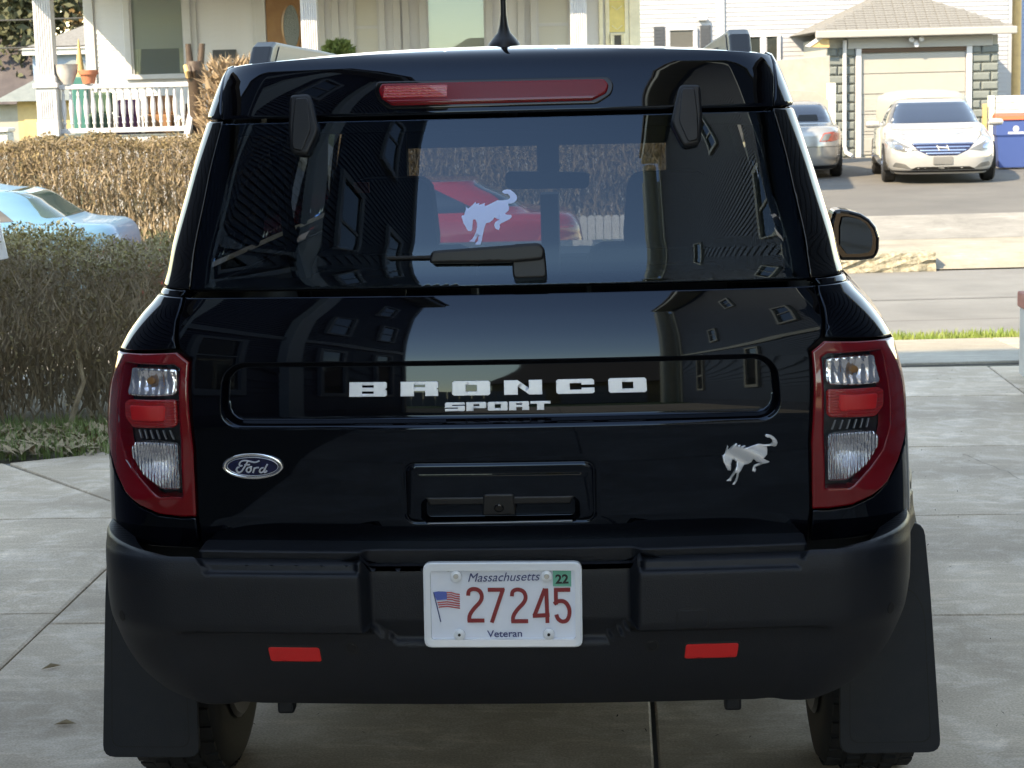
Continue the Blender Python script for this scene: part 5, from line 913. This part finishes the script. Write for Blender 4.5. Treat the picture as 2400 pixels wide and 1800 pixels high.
    patch('window_ledge', f([(.70, 1.267), (3.45, 1.267), (3.45, 1.282), (.69, 1.282)]), S, 'paint', suv, h=.008, bh=.012, off=-.002, depth=.02)
    patch('roof_side', f([(.7185, 1.6325), (.7595, 1.685), (.8035, 1.738), (.80, 1.745), (3.0, 1.745), (3.1, 1.6325)]), S, 'paint', suv, h=.025, off=.004, depth=.03, rim=.004)
    o = B().tube([(s * .80, 3.05, 1.10), (s * .68, 2.75, 1.36), (s * .585, 2.45, 1.62), (s * .55, 2.3, 1.715)], .035, 8).obj('front_pillar', 'paint', suv, smooth=True)
patch('inner_body', [(-3.6, .46), (3.6, .46), (3.6, 1.262), (-3.6, 1.262)], S, 'seal', suv, h=.12, off=-.045, depth=.004)
# roof
n1, n2 = 41, 30; V = []
for j in range(n2):
    for i in range(n1):
        x = -.582 + 1.164 * i / (n1 - 1); ys_ = .300 + .14 * x * x; t = j / (n2 - 1); y = ys_ + (2.42 - ys_) * t ** 1.4; z = 1.7745 - .030 * abs(x / .582) ** 2.4 - .020 * math.exp(-(y - ys_) / .05) - .035 * sstep(1.6, 2.42, y); V.append((x, y, z))
mk('roof', V, [(j * n1 + i, j * n1 + i + 1, (j + 1) * n1 + i + 1, (j + 1) * n1 + i) for j in range(n2 - 1) for i in range(n1 - 1)], 'paint', suv, smooth=True)
bx('headliner', -.55, .55, .36, 2.4, 1.655, 1.70, 'interior', suv); bx('windshield_header', -.58, .58, 2.36, 2.46, 1.50, 1.73, 'interior', suv)
for s in (-1, 1): B().prism([(s * .41, .7), (s * .72, .7), (s * .685, 1.28), (s * .575, 1.64), (s * .54, 1.70), (s * .41, 1.70)], 2.30, 2.36, 'xz').obj('view_block_panel', 'interior', suv)  # dark panels added to block the bright view through the windshield sides
mk('windshield', [(-.74, 3.02, 1.10), (.74, 3.02, 1.10), (.58, 2.42, 1.52), (-.58, 2.42, 1.52)], [(0, 1, 2, 3)], 'windshield_glass', suv)
B().prism([(3.0, .5), (4.22, .5), (4.24, .95), (4.12, 1.06), (3.6, 1.10), (3.0, 1.12)], -.84, .84, 'yz').obj('hood', 'paint', suv, bevel=.05, seg=3); bx('front_bumper', -.88, .88, 4.1, 4.34, .35, .72, 'plastic', suv, .06)
bx('dashboard', -.70, .70, 2.62, 2.98, .8, 1.13, 'interior', suv, .03); bx('floor', -.74, .74, .22, 3.0, .40, .46, 'interior', suv); ub = bx('underbody', -.60, .60, .50, 3.9, .32, .40, 'seal', suv)
B().tube([(-.62, .82, .36), (.62, .82, .36)], .05, 10).obj('rear_axle', 'seal', ub); B().tube([(-.55, .22, .47), (.55, .22, .47)], .06, 10).obj('muffler', 'seal', ub)
for s in (-1, 1):
    st = bx('seat', s * .40 - .24, s * .40 + .24, 1.72, 1.92, .5, 1.23, 'seat_cloth', suv, .05); B().prism(rround([(s * .40 - .135, 1.21), (s * .40 + .135, 1.21), (s * .40 + .115, 1.435), (s * .40 - .115, 1.435)], .05), 1.74, 1.86, 'xz').obj('head_rest', 'seat_cloth', st)
    bx('seat_base', s * .40 - .25, s * .40 + .25, 1.9, 2.4, .5, .78, 'seat_cloth', st, .04)
    rs = bx('rear_seat', s * .35 - .33, s * .35 + .33, .92, 1.08, .5, 1.16, 'seat_cloth', suv, .05); bx('head_rest', s * .40 - .12, s * .40 + .12, .93, 1.03, 1.15, 1.24, 'seat_cloth', rs, .03)
    B().tube([(s * .66, 1.35, 1.55), (s * .63, 1.38, 1.25), (s * .55, 1.42, .9)], .02, 6).obj('seat_belt', 'seat_cloth', suv)
bx('belt_tag', -.445, -.405, 1.30, 1.312, 1.417, 1.445, 'belt_tag', suv)
rm = B().prism(rround([(-.10, 1.365), (.165, 1.362), (.168, 1.412), (-.10, 1.421)], .018), 2.34, 2.38, 'xz').obj('rear_view_mirror', 'interior', suv); bx('mirror_stem', .00, .07, 2.385, 2.42, 1.38, 1.55, 'interior', rm); bx('phone_mount', .005, .062, 2.45, 2.6, 1.05, 1.34, 'interior', suv)
# bumper
def bump_disp(u, z):
    a = np.abs(u); hw = .252 - .045 * sstep(.60, .553, z); d = np.maximum(a - hw, .551 - z); out = -.042 * sstep(.009, -.009, d) 
    side = sstep(.256, .268, a)
    out = np.minimum(out, -.020 * sstep(.594, .582, z) * sstep(.64, .56, a))
    top = .716 + .036 * sstep(.548, .572, a); out = out - .024 * sstep(top - .003, top + .010, z) * sstep(.256, .27, a) * sstep(.66, .60, a)
    return out
BP = [(.455, .392), (.53, .391), (.59, .396), (.638, .412), (.684, .443), (.725, .488), (.760, .540), (.790, .594), (.818, .642), (.862, .680), (1.03, .715), (1.03, .787), (.86, .780), (.75, .768), (.66, .757), (.585, .757), (.565, .757)]
bump = patch('rear_bumper', BP + mir(BP[::-1]), SB, 'plastic', suv, h=.0095, bh=.012, disp=bump_disp, depth=.05, rim=.005)
xs_ = np.linspace(-.625, .625, 90); yo = -.016 + .08 * xs_ ** 2 + .044 * sstep(.288, .270, np.abs(xs_)) + .026 * sstep(.270, .288, np.abs(xs_))
patch('bumper_step', list(zip(xs_, yo)) + [(.625, .17), (-.625, .17)], lambda x, y: np.stack([x, y, .752 + .06 * y], -1), 'plastic', bump, h=.03, bh=.014, depth=.03, rim=.004)
for s in (-1, 1):
    c = .402 * s; patch('reflector', rround([(c - .0505, .5165), (c + .0505, .5165), (c + .0505, .5495), (c - .0505, .5495)], .006), SB, 'reflector_red', bump, h=.02, off=-.0165, depth=.008, rim=.002); patch('reflector_bezel', rround([(c - .0545, .5125), (c + .0545, .5125), (c + .0545, .5535), (c - .0545, .5535)], .008), SB, 'seal', bump, h=.02, off=-.0185, depth=.006, rim=.002)
    patch('parking_sensor', [(s * .288 + .011 * math.cos(t), .547 + .011 * math.sin(t)) for t in np.linspace(0, 2 * math.pi, 21)[:-1]], SB, 'plastic_smooth', bump, h=.02, bh=.004, off=-.018, depth=.008, rim=.0015)
    if s > 0: patch('tow_cover', rround([(.330, .5965), (.386, .5965), (.386, .636), (.330, .636)], .010), SB, 'plastic', patch('tow_cover_gap', rround([(.3275, .5945), (.3885, .5945), (.3885, .6385), (.3275, .6385)], .011), SB, 'seal', bump, h=.02, off=.0005, depth=.004, rim=.0004), h=.02, off=.0014, depth=.003, rim=.001)
    patch('sensor_gap', [(s * .288 + .0135 * math.cos(t), .547 + .0135 * math.sin(t)) for t in np.linspace(0, 2 * math.pi, 21)[:-1]], SB, 'seal', bump, h=.02, bh=.004, off=-.0192, depth=.006, rim=.0004)
    patch('side_marker', [(s * .865, .685), (s * .895, .692), (s * .900, .742), (s * .872, .742)], SB, 'amber_red', bump, h=.02, off=.002, depth=.004, rim=.001)
    patch('sensor_hole', [(s * .735 + .009 * math.cos(t), .612 + .012 * math.sin(t)) for t in np.linspace(0, 2 * math.pi, 17)[:-1]], SB, 'seal', bump, h=.02, bh=.005, off=.001, depth=.003, rim=.0005)
    bx('tow_tab', s * .48 - .018, s * .48 + .018, .16, .20, .36, .45, 'plastic', bump, .006)
    # mud flap
    xa, xb = s * .738, s * .968; q = lambda X, Z: (X, Z); P_ = rround([(xb, .163), (xa, .160), (xa, .34), (s * .76, .60), (s * .80, .70), (s * .925, .70), (s * .94, .55)], .03)
    fp = B().prism(P_, .445, .457, 'xz').obj('mud_flap', 'flap', suv, bevel=.003); i1 = [(s * .945, .188), (s * .760, .186), (s * .760, .33), (s * .775, .55), (s * .90, .55), (s * .928, .50)]; i2 = [(s * .9425, .1905), (s * .7625, .1885), (s * .7625, .33), (s * .7775, .5475), (s * .8985, .5475), (s * .9255, .4995)]
    i1, i2 = rround(i1, .025), rround(i2, .025); n = len(i1); mk('flap_groove', [(a, .4442, b_) for a, b_ in i1] + [(a, .4442, b_) for a, b_ in i2], [(k, (k + 1) % n, n + (k + 1) % n, n + k) for k in range(n)], 'seal', fp)
# wheels
prof = [(.22, -.11), (.30, -.118), (.335, -.112), (.352, -.095), (.358, -.06), (.360, 0), (.358, .06), (.352, .095), (.335, .112), (.30, .118), (.22, .11)]
for y in (.87, 3.52):
    for s in (-1, 1):
        w = B().lathe(prof, (0, 0, 0), 'x', 48).obj('wheel', 'rubber', suv, smooth=True); w.location = (s * .835, y, .36)
        if y < 1:
            b = B()
            for k in range(40):
                a = 2 * math.pi * k / 40
                for j, xx in enumerate((-.085, -.042, 0, .042, .085)):
                    aa = a + (.08 if j % 2 else 0); c, q = math.cos(aa), math.sin(aa); c2, q2 = math.cos(aa + .10), math.sin(aa + .10); r0, r1 = .352, .366 if abs(xx) < .08 else .358
                    b.add([(xx - .017, c * r0, q * r0), (xx + .017, c * r0, q * r0), (xx + .017, c2 * r0, q2 * r0), (xx - .017, c2 * r0, q2 * r0), (xx - .015, c * r1, q * r1), (xx + .015, c * r1, q * r1), (xx + .015, c2 * r1, q2 * r1), (xx - .015, c2 * r1, q2 * r1)], [(4, 5, 6, 7), (0, 1, 5, 4), (1, 2, 6, 5), (2, 3, 7, 6), (3, 0, 4, 7)])
            tag(b.obj('tread', 'rubber', w), kind='stuff')
        rm_ = B().lathe([(.235, .02), (.225, .08), (.20, .06), (.05, .05), (.04, .07)], (0, 0, 0), 'x', 32).obj('rim', 'rail_dark', w, smooth=True); rm_.scale = (s, 1, 1); ir = B().lathe([(.232, -.1185), (.222, -.126), (.205, -.122), (.19, -.1195), (.02, -.1195)], (0, 0, 0), 'x', 32).obj('inner_rim', 'rim_dark', w, smooth=True); ir.scale = (s, 1, 1)
# roof rails, antenna, mirrors
for s in (-1, 1):
    P_ = [(.40, 1.742), (.46, 1.786), (.51, 1.797), (.75, 1.794), (1.2, 1.790), (1.7, 1.782), (2.2, 1.762), (2.26, 1.744), (2.15, 1.748), (1.9, 1.755), (1.2, 1.760), (.9, 1.764), (.80, 1.744)]
    rr = B().prism(P_, s * .498, s * .546, 'yz').obj('roof_rail', 'rail_dark', suv, bevel=.012, seg=3); B().prism([(.475, 1.752), (.53, 1.786), (1.2, 1.779), (1.15, 1.766), (.80, 1.766), (.70, 1.755)], s * .4955, s * .4975, 'yz').obj('rail_inset', 'rail_grey', rr)
b = B(); b.lathe([(.038, 0), (.036, .010), (.026, .022), (.015, .034), (.010, .052), (.007, .075), (.006, .16), (.004, .42)], (.002, .62, 1.772), 'z', 20); b.obj('antenna', 'plastic_smooth', suv, smooth=True)
for s in (-1, 1):
    mb = B(); P_ = smoothpoly([(s * .955, 1.092), (s * 1.09, 1.090), (s * 1.116, 1.11), (s * 1.118, 1.185), (s * 1.075, 1.240), (s * 1.00, 1.262), (s * .955, 1.258)], True, 1)
    mo = mb.prism(P_, 2.60, 2.74, 'xz').obj('door_mirror', 'piano', suv, bevel=.012, seg=3); cc_ = np.mean(P_, 0); mk('mirror_glass', [(*(cc_ + (np.array(p) - cc_) * .80),) for p in P_] and [((cc_ + (np.array(p) - cc_) * .66)[0], 2.586 + ((np.array(p) - cc_) * .66)[0] * s * .16, (cc_ + (np.array(p) - cc_) * .72)[1]) for p in P_], [tuple(range(len(P_)))], 'mirror_glass', mo); bx('mirror_arm', *sorted((s * .84, s * .97)), 2.64, 2.72, 1.12, 1.18, 'plastic', mo, .01)
# number plate
pl = B().prism(rround([(-.155, -.0815), (.155, -.0815), (.155, .0815), (-.155, .0815)], .012), .004, .008, 'xz').obj('license_plate', 'plate_white', suv); pl.location = (.006, -.010, .6455); pl.rotation_euler = (R_(-3), R_(0.35), 0)
po_ = rround([(-.161, -.0875), (.161, -.0875), (.161, .0875), (-.161, .0875)], .016); pi_ = rround([(-.147, -.0715), (.147, -.0715), (.147, .0705), (-.147, .0705)], .006); n = len(po_)
mk('plate_frame', [(a, -.006, b_) for a, b_ in po_] + [(a, -.008, b_) for a, b_ in [tuple(np.array(p) * .975) for p in po_]] + [(a, -.007, b_) for a, b_ in pi_] + [(a, .004, b_) for a, b_ in pi_] + [(a, .012, b_) for a, b_ in po_], [(k * n + i, k * n + (i + 1) % n, (k + 1) * n + (i + 1) % n, (k + 1) * n + i) for k in range(3) for i in range(n)] + [(4 * n + i, 4 * n + (i + 1) % n, (i + 1) % n, i) for i in range(n)], 'plate_frame', pl)
def flat(nm, P, m, y=.002, th=.0012, parent=pl): return B().prism(P, y, y + th, 'xz').obj(nm, m, parent)
KX = .0001747
def pz(*l): return [((x - 1095) * KX, -(y - 585 + (x - 1095) * .019) * KX) for x, y in l]
def digit(strokes, w=.0080):
    b = B()
    for k, st in enumerate(strokes):
        Q = stroke(st, w); n = len(Q) // 2
        for i in range(n - 1): b.prism([Q[i], Q[i + 1], Q[-2 - i], Q[-1 - i]], .0010 - k * .0002, .0032, 'xz')
    return b.obj('digit', 'ink_red', pl)
two = lambda x: [smoothpoly(pz((x - 85, 490), (x - 80, 430), (x - 20, 405), (x + 50, 425), (x + 80, 490), (x + 60, 560), (x - 20, 640), (x - 75, 720), (x - 78, 790)), False, 2), pz((x - 98, 786), (x + 100, 782))]
digit(two(775)); digit([pz((920, 418), (1115, 414)), pz((1100, 400), (960, 805))]); digit(two(1285)); digit([pz((1600, 392), (1610, 800)), pz((1585, 395), (1460, 715)), pz((1440, 718), (1635, 706))])
digit([pz((1690, 408), (1880, 404)), pz((1712, 395), (1712, 580)), smoothpoly(pz((1690, 575), (1740, 535), (1820, 540), (1868, 620), (1868, 700), (1840, 770), (1780, 785), (1730, 750), (1715, 700)), False, 2)])
def text(nm, s, size, x, z, m, shear=0., sx=1., bold=.0):
    c = bpy.data.curves.new(nm, 'FONT'); c.body = s; c.size = size; c.align_x = 'CENTER'; c.align_y = 'CENTER'; c.shear = shear; c.extrude = .0005; c.offset = bold; c.materials.append(M[m]); o = bpy.data.objects.new(nm, c); col.objects.link(o); o.parent = pl; o.location = (x, .0008, z); o.rotation_euler = (R_(90), R_(-1.0), 0); o.scale = (sx, 1, 1)
    me = bpy.data.meshes.new_from_object(o); q = bpy.data.objects.new(nm, me); q.matrix_basis = o.matrix_basis.copy(); bpy.data.objects.remove(o); col.objects.link(q); q.parent = pl; return q
text('state_name', 'Massachusetts', .0255, .001, .0555, 'ink_blue', .30, 1.0, .0); text('plate_caption', 'Veteran', .0200, .003, -.0615, 'ink_blue', 0, 1.12, .0002)
flat('year_sticker', pz((1680, 180), (1892, 180), (1892, 365), (1680, 365)), 'sticker', .0016); text('sticker_year', '22', .0255, (1785 - 1095) * KX, .0505, 'ink_black', 0, 1.05, .0008)
fg = flat('flag', pz((285, 455), (345, 445), (440, 450), (440, 540), (390, 545), (320, 550)), 'flag_blue', .0014)
for k in range(7):
    y = 452 + k * 27; x0 = 440 if k < 4 else 330 + (k - 4) * 6; P_ = [(x0, y + (0 if k < 4 else 12)), ((x0 + 590) / 2 - 20, y - 2 if k < 4 else y), (540, y + 14), (592, y + 20), (592, y + 33), (540, y + 27), ((x0 + 590) / 2 - 20, y + 11 if k < 4 else y + 13), (x0, y + (13 if k < 4 else 25))]; flat('flag_stripe', pz(*P_), 'flag_red', .0016, parent=fg)
flat('flag_pole', pz((280, 455), (292, 455), (370, 805), (358, 808)), 'ink_blue', .0012, parent=fg)
for x, y, big in ((555, 255, 1), (1610, 240, 1), (583, 945, 0), (1625, 925, 0)):
    p_ = pz((x, y))[0]; sc = B().lathe([(.0118, 0), (.0118, -.004), (.0095, -.006), (.004, -.0062)], (p_[0], -.002, p_[1]), 'y', 20).obj('screw_cap', 'plate_frame', pl, smooth=True); B().lathe([(.0055 if big else .003, 0), (.005 if big else .003, -.002)], (p_[0], -.008, p_[1]), 'y', 14).obj('screw', 'screw' if big else 'seal', sc)
